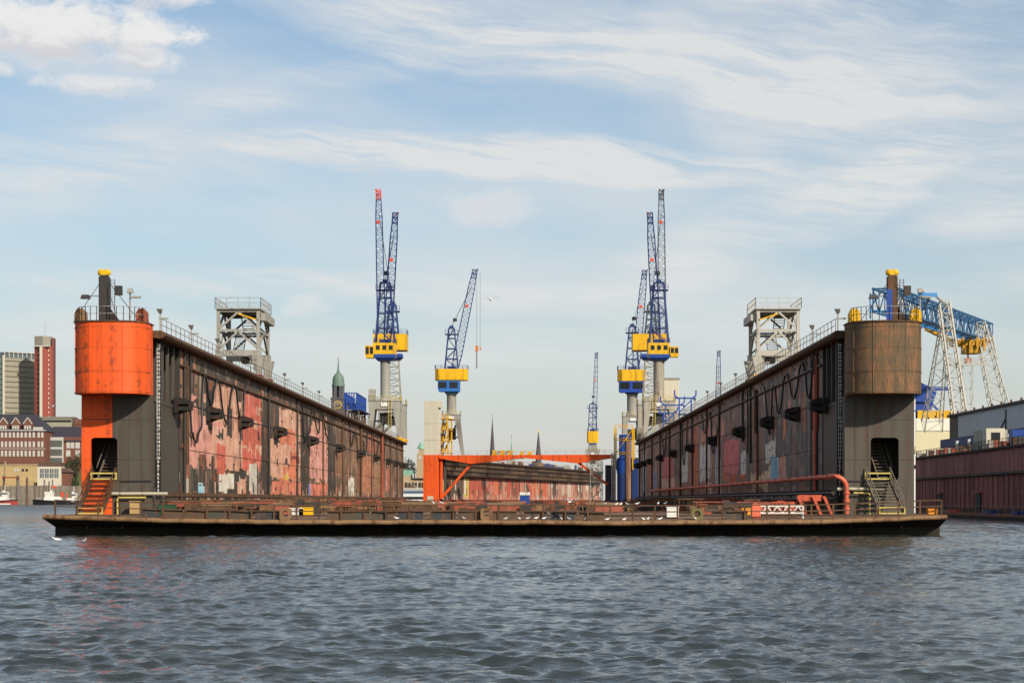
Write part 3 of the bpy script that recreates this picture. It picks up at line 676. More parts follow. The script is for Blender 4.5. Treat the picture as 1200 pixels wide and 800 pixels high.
    for yy, z0, z1, r, mt in vp:
        MB().tube((x(-r - .02), yy, z0), (x(-r - .02), yy, z1), r, 8).build('vertical_pipe', mt, wall, 40)
    # draft board with feet numerals facing the water
    db_ = MB(); bx(db_, -.32, .08, 2.05, 2.15, 2.6, 14.5); board = db_.build('draft_board', M_black, dock, label='black draft board with white numerals')
    for nmb in range(1, 39):
        o = inst(numeral(nmb), 'numeral', board)
        o.location = (x(-.12), 2.04, 2.62 + nmb * .305); o.rotation_euler = (R(90), 0, 0)
    return wall

wall_l = dock_side(-1, paint_left())
wall_r = dock_side(1, paint_right())

def pontoon():
    # (photo px of the lip, top edge row, distance) -> stations across the front
    st = [(50, 602.5, 144.2), (100, 604.2, 143.6), (160, 606.0, 143.0), (240, 607.8, 142.6), (350, 609.0, 142.4), (500, 609.0, 142.4), (640, 609.2, 142.4), (735, 610.3, 142.3), (760, 609.6, 142.4), (850, 609.2, 142.4), (945, 608.8, 142.5), (985, 607.6, 142.9), (1040, 605.6, 143.5), (1110, 602.8, 144.2)]
    fine_ = []; jr = random.Random(31)
    for (p, q, Y), (p2, q2, Y2) in zip(st[:-1], st[1:]):
        k_ = max(1, int((p2 - p) / 14))
        for i in range(k_): t_ = i / k_; fine_.append((p + (p2 - p) * t_, q + (q2 - q) * t_ + (jr.gauss(0, .28) if i else 0), Y + (Y2 - Y) * t_ + jr.gauss(0, .05)))
    st = fine_ + [st[-1]]
    pts = [(X(p, Y) - CX, Y - Y0, Z(q, Y)) for p, q, Y in st]
    hx = 32.2
    dk = MB(); n = len(pts); v = []; f = []
    for a, b, z in pts: v.append((a, b + .15, z - .01))
    for i, (a, b, z) in enumerate(pts): v.append((max(-hx, min(hx, a)), -2.6, ZD))
    for i in range(n - 1): f.append((i, i + 1, n + i + 1, n + i))
    dk.add(v, f)
    dk.add([(-hx, -2.6, ZD), (hx, -2.6, ZD), (hx, LD, ZD), (-hx, LD, ZD)], [(0, 1, 2, 3)])
    deck = dk.build('deck', paint('deck_rust', (0.17, 0.10, 0.055), 0.85, rust=0.3, var=0.3, scale=0.5, bump=0.4), dock)
    lp = MB(); prof = [(.2, .0), (.0, -.03), (-.07, -.14), (-.05, -.27), (.06, -.34), (.3, -.33)]; k = len(prof); v = []; f = []
    for a, b, z in pts:
        for dy, dz in prof: v.append((a, b + dy, z + dz))
    for i in range(n - 1):
        for j in range(k - 1): f.append((i * k + j, i * k + j + 1, (i + 1) * k + j + 1, (i + 1) * k + j))
    f += [tuple(range(k))[::-1], tuple(range((n - 1) * k, n * k))]
    lp.add(v, f); lp.build('lip', M_rustlip, dock, 50)
    hl = MB(); v = []; f = []
    for a, b, z in pts:
        c = max(-hx, min(hx, a)); v += [(a, b + .25, z - .33), (c, -4.0, min(z - .5, .62)), (c, -4.0, -1.2)]
    for i in range(n - 1):
        for j in range(2): f.append((i * 3 + j, (i + 1) * 3 + j, (i + 1) * 3 + j + 1, i * 3 + j + 1)[::-1])
    hl.add(v, f); hl.box(-hx, hx, -3.98, LD, -1.2, ZD - .02)
    hull = hl.build('hull', paint('hull_black', (0.022, 0.017, 0.012), 0.8, rust=0.2, var=0.3), dock)
    m = MB()
    for px_ in (95, 136, 268, 345, 575, 690, 790, 869, 922, 1000, 1060):
        a = X(px_, 144) - CX; m.slab([(a, .5), (a + .12, .5), (a + .34, .95), (a + .22, .95)], -4.35, -4.05)
    m.build('gusset', M_rustlip, hull)
    # worn bulwark plates and rail on the lip
    def lip_at(xx):
        for (a, b, z), (a2, b2, z2) in zip(pts[:-1], pts[1:]):
            if a <= xx <= a2: t = (xx - a) / (a2 - a); return b + (b2 - b) * t, z + (z2 - z) * t
        return pts[-1][1:]
    rl = MB(); xs_ = [X(63, 144) - CX + i * (X(1105, 144) - X(63, 144)) / 40 for i in range(41)]
    post = MB().box(-.06, .06, -.05, .05, 0, 1.08).mesh('post'); post.materials.append(M_rust)
    gaps = set()
    prev = None
    for i, xx in enumerate(xs_):
        b, z = lip_at(xx); p = Vector((xx, b + .42, z))
        if prev is not None:
            for h in (1.06, .62): rl.beam(prev + Vector((0, 0, h)), p + Vector((0, 0, h)), .075)
        prev = p
    ra = rl.build('railing', M_rust, dock)
    for xx in xs_:
        b, z = lip_at(xx); inst(post, 'post', ra, (xx, b + .42, z))
    cols_ = [('slate', (0.035, 0.038, 0.042)), ('brown', (0.085, 0.055, 0.032)), ('brown', None), ('olive', (0.06, 0.058, 0.04)), ('slate', None), ('brown', None)]
    spans = [(164, 187, 0), (189, 213, 1), (215, 240, 1), (242, 262, 3), (264, 294, 3), (299, 328, 0), (384, 400, 1), (401, 433, 3), (435, 464, 3), (466, 496, 0), (504, 534, 0), (537, 564, 1), (577, 605, 1), (614, 641, 0), (645, 676, 0), (678, 708, 1), (851, 862, 3), (863, 876, 0)]
    for p0, p1, c in spans:
        a, b = X(p0, 142.9) - CX, X(p1, 142.9) - CX; (ya, za), (yb, zb) = lip_at(a), lip_at(b)
        y = max(ya, yb) + .5; z = min(za, zb); nm, cv = cols_[c]
        MB().box(a, b, y, y + .06, z + .02, z + .68).build('bulwark_plate', paint('plate_' + nm, cv or cols_[[k for k, q in enumerate(cols_) if q[0] == nm][0]][1], 0.7, rust=0.5, streak=0.3, var=0.3, rustcol=(0.12, 0.06, 0.03)), ra)
    # panama chocks: upright plates with a round hole
    for p_, mt in ((335, M_rustlip), (570, M_rustlip), (817, paint('olive_paint', (0.14, 0.125, 0.045), 0.7, rust=0.3))):
        a = X(p_, 142.8) - CX; yb, zb = lip_at(a); m = MB(); n_ = 20; h = .75
        outer = []
        for i in range(n_):
            t = 2 * math.pi * i / n_; c_, s_ = math.cos(t), math.sin(t); k_ = 1 / max(abs(c_), abs(s_)); outer.append((a + .42 * c_ * min(k_, 1.25), zb + .42 + .42 * s_ * min(k_, 1.25)))
        inner = [(a + .22 * math.cos(2 * math.pi * i / n_), zb + .46 + .22 * math.sin(2 * math.pi * i / n_)) for i in range(n_)]
        v = [(q[0], yb + .2, q[1]) for q in outer] + [(q[0], yb + .2, q[1]) for q in inner] + [(q[0], yb + .6, q[1]) for q in outer] + [(q[0], yb + .6, q[1]) for q in inner]; f = []
        for i in range(n_):
            j = (i + 1) % n_; f += [(i, j, n_ + j, n_ + i), (n_ + i, n_ + j, 3 * n_ + j, 3 * n_ + i), (j, i, 2 * n_ + i, 2 * n_ + j), (2 * n_ + i, 3 * n_ + i, 3 * n_ + j, 2 * n_ + j)]
        m.add(v, f); m.build('mooring_chock', mt, dock)
    return lip_at
lip_at = pontoon()

def dock_pipes():
    xl, xr = -WI, WI
    m = MB(); m.tube((xl - 1.2, .05, 3.05), (xl + 1.2, .05, 3.05), .12, 8); m.tube((xl - 3, .02, 3.05), (xl - 1.2, .05, 3.05), .12, 8); m.build('pipe', paint('pale_pipe_paint', (0.42, 0.38, 0.27), 0.6, rust=0.3), dock, 40)
    m = MB(); m.path([(xl - 2.55, .0, ZD), (xl - 2.55, 0, 2.7), (xl - 2.5, 0, 2.76), (xl - .4, 0, 2.76)], .07, 8); m.build('handrail', M_pale_yellow, dock, 60)
    for sd, xw in ((-1, xl), (1, xr)):
        m = MB(); z = 2.9 if sd < 0 else 3.1
        for dz, r in ((0, .14), (-.42, .1)): m.tube((xw - sd * .75, 1.0, z + dz), (xw - sd * .75, LD, z + dz), r, 8)
        m.build('service_pipe', M_rust if sd < 0 else M_dark, dock, 40)
        br = MB().box(-.06, .06, -.05, .05, 0, 1.6).mesh('pipe_support'); br.materials.append(M_dark)
        for i in range(48): inst(br, 'pipe_support', dock, (xw - sd * .75, 2 + i * 6, ZD))
        m = MB()
        for i in range(150): m.box(xw - sd * .75 - .16, xw - sd * .75 + .16, 3 + i * 1.9, 3.22 + i * 1.9, z + .1, z + .26)
        tag(m.build('pipe_clamp', M_rust, dock), kind='stuff')
    m = MB(); px_ = xr - .95; pts = [(px_, LD - 60, 4.35), (px_, 1.2, 4.35), (px_ + .05, .2, 4.35)]
    for i in range(6): t = i * math.pi / 10; pts.append((px_ + .1 + .9 * math.sin(t), -.35, 4.35 - .9 * (1 - math.cos(t)) ))
    pts += [(px_ + 1.0, -.35, 2.9), (px_ + 1.0, -.35, 1.55)]
    m.path(pts, .17, 10); sp_ = m.build('salmon_pipe', M_salmon, dock, 50, label='salmon red pipe along the dark wall ending in an elbow')
    fl = MB().tube((0, -.06, 0), (0, .06, 0), .24, 12).mesh('flange'); fl.materials.append(M_salmon)
    for i in range(40): inst(fl, 'flange', sp_, (px_, 2 + i * 5.5, 4.35))
    fz = MB().tube((0, 0, -.06), (0, 0, .06), .24, 12).mesh('flange'); fz.materials.append(M_salmon)
    for z in (1.9, 2.5, 3.1): inst(fz, 'flange', sp_, (px_ + 1.0, -.35, z))
    m = MB(); m.tube((xr - .6, .0, 3.4), (xr + 2.9, .0, 3.4), .12, 8); m.build('pipe', MATS['pale_pipe_paint'], dock, 40)
    m = MB(); m.path([(xr + .6, -.1, 3.1), (xr + 1.7, -.1, 3.1), (xr + 1.8, -.1, 3.0), (xr + 1.8, -.1, ZD)], .07, 8); m.build('handrail', M_pale_yellow, dock, 60)
dock_pipes()

# ------------------------------------------------------------------ second dock behind, turned 11.5 degrees
DB_RZ = -R(11.45); DB_O = Vector((X(507, 500), 500, 0))
def db(x, y, z): c, s_ = math.cos(DB_RZ), math.sin(DB_RZ); return Vector((DB_O.x + x * c - y * s_, DB_O.y + x * s_ + y * c, z))
def color_plate(name, xf, xb, y0, y1, z0, z1, arr, parent):
    """plate facing +x with a coat of paint patches stored on its faces"""
    n, m = arr.shape[:2]; yy = np.linspace(y0, y1, n + 1); zz = np.linspace(z0, z1, m + 1)
    v = [(xf, y, z) for y in yy for z in zz]; f = []; c = []
    for i in range(n):
        for j in range(m): f.append((i * (m + 1) + j, (i + 1) * (m + 1) + j, (i + 1) * (m + 1) + j + 1, i * (m + 1) + j + 1)); c.append(arr[i, j])
    o = len(v); cr = [(y0, z0), (y1, z0), (y1, z1), (y0, z1)]; v += [(xf, y, z) for y, z in cr] + [(xb, y, z) for y, z in cr]
    for k in range(4): k2 = (k + 1) % 4; f.append((o + k, o + 4 + k, o + 4 + k2, o + k2)); c.append((.03, .027, .024))
    me = bpy.data.meshes.new(name); me.from_pydata(v, [], f); at = me.color_attributes.new('paint', 'FLOAT_COLOR', 'CORNER')
    a4 = np.ones((len(f), 4, 4), np.float32); a4[:, :, :3] = np.array(c)[:, None, :]; at.data.foreach_set('color', a4.ravel()); me.materials.append(M_patch)
    return inst(me, name, parent)
def second_dock():
    t = thing('floating_dry_dock', 'farther dry dock with bright orange portal frame across its open end', 'dry dock', DB_O, DB_RZ)
    zb, zt = 1.0, 13.0; W = 45.6; L = 242
    m = MB(); m.box(-3, W + 6, -6, L, -1, zb); m.build('deck', MATS['deck_rust'], t)
    m = MB(); m.box(-2.4, 1.6, 1.5, L, zb, 9.0); m.box(-2.4, 2.3, 1.5, L, 9.0, zt - .5)
    wl = m.build('side_wall', M_dark, t)
    mled = paint('dark_ledge', (0.035, 0.024, 0.017), 0.8, rust=0.3, var=0.3)
    for z0, z1, d in ((zt - .5, zt, 2.9), (11.3, 11.55, 2.75), (10.0, 10.2, 2.7), (8.75, 9.1, 2.9)):
        MB().box(-2.4, d, 1.4, L + .1, z0, z1).build('ledge', mled, wl)
    MB().box(-2, 2.6, 1.4, L, 2.3, 2.7).build('foot_ledge', M_rustred, wl)
    rng = random.Random(4); nr = np.random.default_rng(8)
    RB = 1.45
    reds = [tuple(q * RB for q in c) for c in ((0.34, 0.075, 0.045), (0.40, 0.16, 0.11), (0.085, 0.06, 0.042), (0.36, 0.24, 0.17), (0.46, 0.12, 0.055), (0.15, 0.06, 0.04), (0.50, 0.43, 0.33), (0.36, 0.18, 0.13), (0.45, 0.33, 0.08))]
    n = 40; cy_, cz_ = 12, 12
    for i in range(n):
        f = i / n
        pool = [2, 2, 5, 6, 8] if f < .12 else [0, 1, 4, 0, 2, 7, 5] if f < .42 else [4, 4, 0, 1, 3, 2] if f < .56 else [6, 7, 1, 6, 3, 7, 2]
        arr = np.zeros((cy_, cz_, 3)); arr[:] = reds[pool[nr.integers(len(pool))]]
        for _ in range(5):
            a_, b_ = nr.integers(0, cy_), nr.integers(0, cz_); arr[a_:a_ + nr.integers(2, 8), b_:b_ + nr.integers(3, 9)] = np.array(reds[pool[nr.integers(len(pool))]]) * nr.uniform(.8, 1.1)
        for a_ in range(cy_): h = nr.integers(0, 4); arr[a_, :h] = np.array(reds[[4, 6, 3, 5, 1][nr.integers(5)]])
        ya, yb = 2 + (L - 2) * i / n + .1, 2 + (L - 2) * (i + 1) / n - .1
        color_plate('wall_plate', 1.75, 1.62, ya, yb, 2.75, 8.7, arr, wl)
    up = [paint('upper_plate_a', (0.055, 0.035, 0.022), 0.8, rust=0.4, streak=0.5, var=0.4, scale=.5), paint('upper_plate_b', (0.12, 0.075, 0.042), 0.8, rust=0.4, streak=0.6, var=0.4, scale=.5)]
    for i in range(24):
        ya, yb = 2 + (L - 2) * i / 24, 2 + (L - 2) * (i + 1) / 24
        for z0, z1 in ((9.12, 9.98), (10.22, 11.28), (11.57, 12.48)): MB().box(2.3, 2.42, ya + .1, yb - .1, z0, z1).build('wall_plate', rng.choice(up), wl)
    # clutter on the far wall top: bollards, boxes, winches
    for i in range(34):
        y = 20 + i * 6.5 + rng.uniform(-2, 2); h = rng.uniform(.5, 1.7); w_ = rng.uniform(.3, .9)
        MB().box(1.2 - w_, 1.2 + w_, y - w_, y + w_, zt, zt + h).build(rng.choice(['winch', 'locker', 'bollard']), rng.choice([M_wgrey, M_rustred, M_navy, M_rust, M_white, M_rustlip]), t)
    m = MB(); m.rail([(2.7, 2, zt), (2.7, L, zt)], 1.0, 3.0, .06, 1); m.build('railing', MATS['rail_grey'], t)
    # orange end post with white tower on it
    MB().box(-1.95, 1.7, -1.8, 1.4, zb, 13.85).build('orange_post', M_orange, t)
    m = MB(); m.box(-1.85, 1.7, -1.5, 1.4, 13.87, 27.3); m.box(1.7, 2.3, -1.2, 1.2, 25.6, 27.2); tw = m.build('white_tower', M_cream, t, label='tall cream white box tower on the orange post')
    for z in (17.5, 21.6): MB().box(-1.87, 1.72, -1.53, -1.5, z, z + .08).build('seam', M_lgrey, tw)
    MB().box(-.9, .6, -1.95, -1.8, 2.2, 3.6).build('notice', M_cream, t)
    # cross beam with haunches and raking braces
    def beam_poly(x0, x1, xk):
        return [(x0, 13.6), (x1, 13.6)]
    xs_ = [1.9, 10.0, 23.5, 37.0, 46.0]
    low = [13.0, 11.6, 13.0, 11.6, 13.0]
    poly = [(xs_[0], 13.75)] + [(xs_[-1], 13.75)] + [(a, b) for a, b in zip(xs_[::-1], low[::-1])]
    br = MB(); br.slab(poly, -1.2, .9); beam = br.build('cross_beam', M_orange, t, label='orange cross beam with two haunches')
    m = MB(); m.beam((10.2, -.2, 11.9), (2.4, -.2, 3.2), .45, .6); m.beam((36.8, -.2, 11.9), (44.2, -.2, 6.4), .45, .6); m.beam((2.35, -.2, 2.9), (2.35, -.2, 13.2), .5, .5); m.build('brace', M_orange, beam)
    m = MB(); m.rail([(2, -1.0, 13.75), (46, -1.0, 13.75)], 1.05, 2.4, .05, 1); m.build('railing', MATS['rail_grey'], beam)
    m = MB(); m.box(2.7, 3.2, .5, 1.5, zb, 12.8); m.build('gate_guide', M_grey, t)
    # pipework and lockers at the foot of the far wall
    for i in range(22):
        y = 6 + i * 10; MB().box(3.2, 5.2, y, y + rng.uniform(5, 9), zb, zb + rng.uniform(.7, 1.5)).build('block_row', rng.choice([M_rustred, M_rust, M_rustred, M_dark]), t)
    # right-hand wall: only its near end shows
    m = MB(); m.box(46.2, 51.2, 2.0, L, zb, zt); m.build('side_wall', M_dark, t, label='dark outer wall of the farther dock')
    MB().box(43.4, 44.7, 1.0, 5.0, zb, 11.2).build('gate_leaf', paint('gate_dark', (0.06, 0.062, 0.066), 0.7, streak=0.2), t)
    MB().tube((45.9, -.6, zb), (45.9, -.6, 13.2), .35, 10).build('corner_pipe', M_rustred, t, 40)
    for xa, xb_, z0, z1, mt in ((47.2, 50.0, 12.6, 18.6, M_blue), (46.6, 48.9, 9.2, 12.4, M_blue), (46.9, 48.6, 1.2, 9.2, M_navy), (50.4, 51.8, 1.2, 12.6, M_navy)):
        MB().box(xa, xb_, -1.2, .6, z0, z1).build('blue_duct', mt, t)
    MB().tube((49.4, -.9, zb), (49.4, -.9, 17), .75, 14).build('rusty_tank', paint('rusty_tank', (0.25, 0.14, 0.09), 0.8, rust=0.4, streak=0.5), t, 40)
    m = MB()
    for xa in (46.1, 50.6):
        for ya in (-1.4, 1.0): m.beam((xa, ya, 10.0), (xa, ya, 20.2), .28)
    for z in (13.4, 16.8, 20.0): m.rail([(46.1, -1.4, z), (50.6, -1.4, z)], .9, 1.4, .12, 1)
    m.beam((46.1, -1.4, 13.4), (50.6, -1.4, 20), .16); m.build('yellow_frame', M_yellow, t)
    m = MB()
    for xa in (.7, 2.9):
        for ya in (4, 8): m.beam((xa, ya, 13), (xa, ya, 23.4), .3)
    for z in (14.5, 17.4, 20.2, 23.0):
        m.box(.4, 3.2, 3.8, 8.2, z, z + .15); m.rail([(.5, 3.9, z), (3.1, 3.9, z)], 1.0, 1.2, .12, 1)
    for z in (13, 16, 19): m.beam((.7, 4, z), (2.9, 4, z + 3), .16)
    m.build('yellow_stair_tower', M_yellow, t)
    m = MB()
    for x0 in (13.5, 15.5, 17.5, 20.5, 22.5): m.box(x0, x0 + .5, 8, 10, 13, 14.6 + (x0 % 2) * .4); m.beam((x0 + .2, 8, 14), (x0 + 1.5, 8, 15.0), .25); m.beam((x0 - .3, 8, 13.9), (x0 + 1.4, 8, 13.9), .3)
    m.build('yellow_winch_gear', M_yellow, t)
    m = MB(); m.lattice((12.9, 10, 14.2), (18, 10, 14.2), 1.3, 1.3, 5, .14); m.build('navy_frame', M_navy, t)
second_dock()

def scaffold_tower():
    t = thing('scaffold_tower', 'slim grey scaffold stair tower under the end of the orange beam', 'scaffold', db(41.8, -2.2, 1.0), DB_RZ)
    m = MB(); m.lattice((0, 0, 0), (0, 0, 10.2), 2.6, 2.6, 5, .13, .09); m.build('frame', M_lgrey, t)
    m = MB()
    for i in range(5): s_ = 1 if i % 2 else -1; m.beam((-s_ * 1.1, 0, i * 2.04), (s_ * 1.1, 0, i * 2.04 + 2.04), .5, .1)
    m.build('stair_flight', M_wgrey, t)
    m = MB(); m.rail([(-1.3, -1.3, 10.2), (1.3, -1.3, 10.2), (1.3, 1.3, 10.2)], 1.0, 1.3, .08); m.build('railing', M_lgrey, t)
    t2 = thing('scaffold_tower', 'tall white scaffold mast with rungs beside the blue ducts', 'scaffold', db(46.3, -3.4, 1.0), DB_RZ)
    m = MB(); m.lattice((-.1, 0, 0), (-.1, 0, 13), .9, .9, 13, .12, .08); m.build('frame', M_wgrey, t2)
    m = MB(); m.box(-.55, .35, -.5, .5, 5.6, 6.0); m.build('platform', M_lgrey, t2)
scaffold_tower()

# ------------------------------------------------------------------ cranes
def crane(label, loc, rz=0.0, pw=6.0, pd=7.0, hp=7.0, tp=1.6, taper=.75, col=1.0, hc=16.8, mast='tube', ring=(4.4, 1.3, M_blue), houses=(), cab=None, af=(22.8, 33.0, 3.6, 1.6), pivot=(0, 0, 22.5),
          tip=(2.4, 6, 49), jw=1.7, ropes=True, hook=None, jm=None, tipm=None, group='slewing jib cranes on the dock walls', mleg=None, jn=22, chamfer=0, box_on=None, ladder=None, ladder_side=1):
    t = thing('jib_crane', label, 'crane', loc, rz, group); jm = jm or M_navy; mleg = mleg or M_lgrey; tipm = tipm or paint('dull_red_paint', C(150, 80, 60, .8), .6)
    pf = MB(); pf.box(-pw / 2, pw / 2, -pd / 2, pd / 2, hp - tp, hp); pf.box(-pw / 2 - .15, pw / 2 + .15, -pd / 2 - .15, pd / 2 + .15, hp, hp + .12); portal = pf.build('portal', mleg, t)
    for sx in (-1, 1):
        for sy in (-1, 1):
            m = MB(); fx = sx * (pw / 2 - .45) / taper * (1 if taper < 1 else 1)
            m.frustum((fx, sy * (pd / 2 - .5), .55), (.7, .8), (sx * (pw / 2 - .7), sy * (pd / 2 - .7), hp - tp), (1.35, 1.35)); leg = m.build('leg', mleg, portal)
            m = MB(); m.box(fx - .55, fx + .55, sy * (pd / 2 - .5) - .9, sy * (pd / 2 - .5) + .9, .04, .54); m.build('bogie', M_yellow if sx > 0 else M_dark, portal)
    m = MB()
    for sy in (-1, 1): m.beam((-pw / 2 + .6, sy * (pd / 2 - .6), hp * .2), (pw / 2 - .6, sy * (pd / 2 - .6), hp - tp), .22); m.beam((-pw / 2 + .4, sy * (pd / 2 - .6), hp * .5), (pw / 2 - .4, sy * (pd / 2 - .6), hp * .5), .2)
    m.box(-1.1, 1.1, -.9, .9, hp * .45, hp * .7); m.build('cross_brace', M_dark, portal)
    m = MB(); m.rail([(-pw / 2, -pd / 2, hp + .12), (pw / 2, -pd / 2, hp + .12), (pw / 2, pd / 2, hp + .12), (-pw / 2, pd / 2, hp + .12), (-pw / 2, -pd / 2, hp + .12)], 1.0, 1.2, .06); m.build('railing', M_pale_yellow, portal)
    m = MB(); m.box(-.7, .7, -pd / 2 - .25, -pd / 2 - .16, hp - 1.1, hp - .35); m.build('sign_plate', M_white, portal)
    if mast == 'tube':
        m = MB(); m.lathe([(col * 1.25, hp), (col * 1.2, hp + .5), (col, hp + .7), (col, hc - .5), (col * 1.15, hc)], n=18); m.build('column', mleg, t, 40)
    else:
        m = MB(); m.lattice((0, 0, hp), (0, 0, hc), col * 2.5, col * 1.7, 7, .24, .14); m.build('lattice_column', mleg, t)
    if ladder: 
        lx = ladder; m = MB()
        for q in (-.3, .3): m.beam((lx + q, -pd / 2 - .3, .5), (lx + q, -pd / 2 - .3, hp + 1.2), .09)
        for i in range(int(hp * 2)): m.beam((lx - .3, -pd / 2 - .3, .7 + i * .5), (lx + .3, -pd / 2 - .3, .7 + i * .5), .06)
        m.build('ladder', M_pale_yellow, t)
    if box_on: MB().box(*box_on).build('switch_cabinet', M_lgrey, t)
    m = MB(); rw, rh, rm = ring; m.frustum((0, 0, hc), (rw * .72, rw * .72), (0, 0, hc + rh * .45), (rw, rw)); m.box(-rw / 2, rw / 2, -rw / 2, rw / 2, hc + rh * .45, hc + rh); m.build('slewing_ring', rm, t)
    for (x0, x1, y0, y1, z0, z1, mt, win) in houses:
        m = MB()
        if chamfer:
            c = chamfer; m.prism([(x0 + c, y0), (x1 - c, y0), (x1, y0 + c), (x1, y1 - c), (x1 - c, y1), (x0 + c, y1), (x0, y1 - c), (x0, y0 + c)], z0, z1)
        else: m.box(x0, x1, y0, y1, z0, z1)
        h = m.build('machine_house', mt, t)
        for k in range(win):
            a = x0 + (x1 - x0) * (k + .35) / (win + .3); MB().box(a, a + (x1 - x0) * .55 / win, y0 - .05, y0, z0 + (z1 - z0) * .45, z1 - (z1 - z0) * .2).build('window', M_glass, h)
        m = MB(); zz = z1; m.rail([(x0, y0, zz), (x1, y0, zz), (x1, y1, zz), (x0, y1, zz), (x0, y0, zz)], 1.0, 1.3, .05); m.build('railing', jm, h)
    if cab:
        x0, x1, y0, y1, z0, z1, mt = cab
        m = MB(); m.slab([(x0 + .25, z0), (x1, z0), (x1, z1), (x0, z1), (x0, z0 + .6)], y0, y1); cb = m.build('cab', mt, t)
        for k in range(2):
            a = x0 + .15 + k * (x1 - x0) / 2; MB().box(a, a + (x1 - x0) * .38, y0 - .04, y0, z0 + .8, z1 - .3).build('window', M_glass, cb)
    # A-frame
    z0, z1, w0, w1 = af; m = MB()
    for sy in (-1, 1):
        for sx in (-1, 1): m.beam((sx * w0 / 2, sy * 1.7, z0), (sx * w1 / 2, sy * .9, z1), .26)
        for k in range(4):
            ta, tb = k / 4, (k + 1) / 4; wa, wb = w0 + (w1 - w0) * ta, w0 + (w1 - w0) * tb; s_ = 1 if k % 2 else -1
            m.beam((-s_ * wa / 2, sy * (1.7 - .8 * ta), z0 + (z1 - z0) * ta), (s_ * wb / 2, sy * (1.7 - .8 * tb), z0 + (z1 - z0) * tb), .15)
            m.beam((-wb / 2, sy * (1.7 - .8 * tb), z0 + (z1 - z0) * tb), (wb / 2, sy * (1.7 - .8 * tb), z0 + (z1 - z0) * tb), .18)
    m.box(-w1 / 2 - .9, w1 / 2 + .9, -1.3, 1.3, z1 - 1.7, z1 - 1.5); m.rail([(-w1 / 2 - .9, -1.3, z1 - 1.5), (w1 / 2 + .9, -1.3, z1 - 1.5)], 1.0, 1.0, .07)
    m.box(-w0 * .3, w0 * .3, -1.0, 1.0, z0, z0 + .8); m.box(-.5, .5, -1, 1, z1 - .1, z1 + .6); m.build('a_frame', jm, t)
    # jib: narrow foot, full middle, narrow head
    p, q = Vector(pivot), Vector(tip); a, b = p.lerp(q, .16), p.lerp(q, .84); j = MB()
    n1 = max(2, int(jn * .16)); n2 = int(jn * .68)
    j.lattice(p, a, jw * .72, jw, n1, .16, .075); j.lattice(a, b, jw, jw * .82, n2, .14, .065); j.lattice(b, q, jw * .82, jw * .55, n1, .14, .075)
    m = MB(); d = (q - p).normalized(); (m if jn == 26 else j).lattice(q - d * 1.2, q + d * .9, jw * .6, jw * .6, 2, .18, .12); m.beam(q + d * .4, q + d * .9 + Vector((jw * .4 * (1 if q.x > 0 else -1), -.4, .1)), .22); jib = j.build('jib', jm, t); m.build('jib_head', tipm, jib)
    for tt in ((.66,) if jn < 26 else (.8,)): c = p.lerp(q, tt); MB().box(c.x - jw * .3, c.x + jw * .1, c.y - jw * .62, c.y - jw * .5, c.z - .32, c.z + .32).build('warning_lamp', M_redtip, jib)
    if ropes:
        m = MB(); top = Vector((0, 0, z1 + .4))
        for sy in (-.4, .4): m.tube(top + Vector((0, sy, 0)), p.lerp(q, .86) + Vector((0, sy, 0)), .045, 4)
        c = top.lerp(p.lerp(q, .86), .17); m.box(c.x - .5, c.x + .5, c.y - .5, c.y + .5, c.z - .4, c.z + .4); m.build('luffing_rope', M_dark, t)
    if hook:
        m = MB(); hx = q.x + .9
        for dx in (-.3, .55): m.tube((hx + dx, q.y, q.z), (hx + dx, q.y, hook), .035, 4)
        m.build('hoist_rope', M_dark, t)
        m = MB(); m.box(hx - .65, hx + .05, q.y - .3, q.y + .3, hook - .2, hook + 1.2); m.box(hx + .42, hx + .75, q.y - .2, q.y + .2, hook, hook + .8); hb = m.build('hook_block', paint('hook_orange', C(190, 110, 40), 0.6), t)
        MB().box(hx - .42, hx - .2, q.y - .1, q.y + .1, hook - 4.6, hook - .2).build('hook', M_dark, hb)
    return t

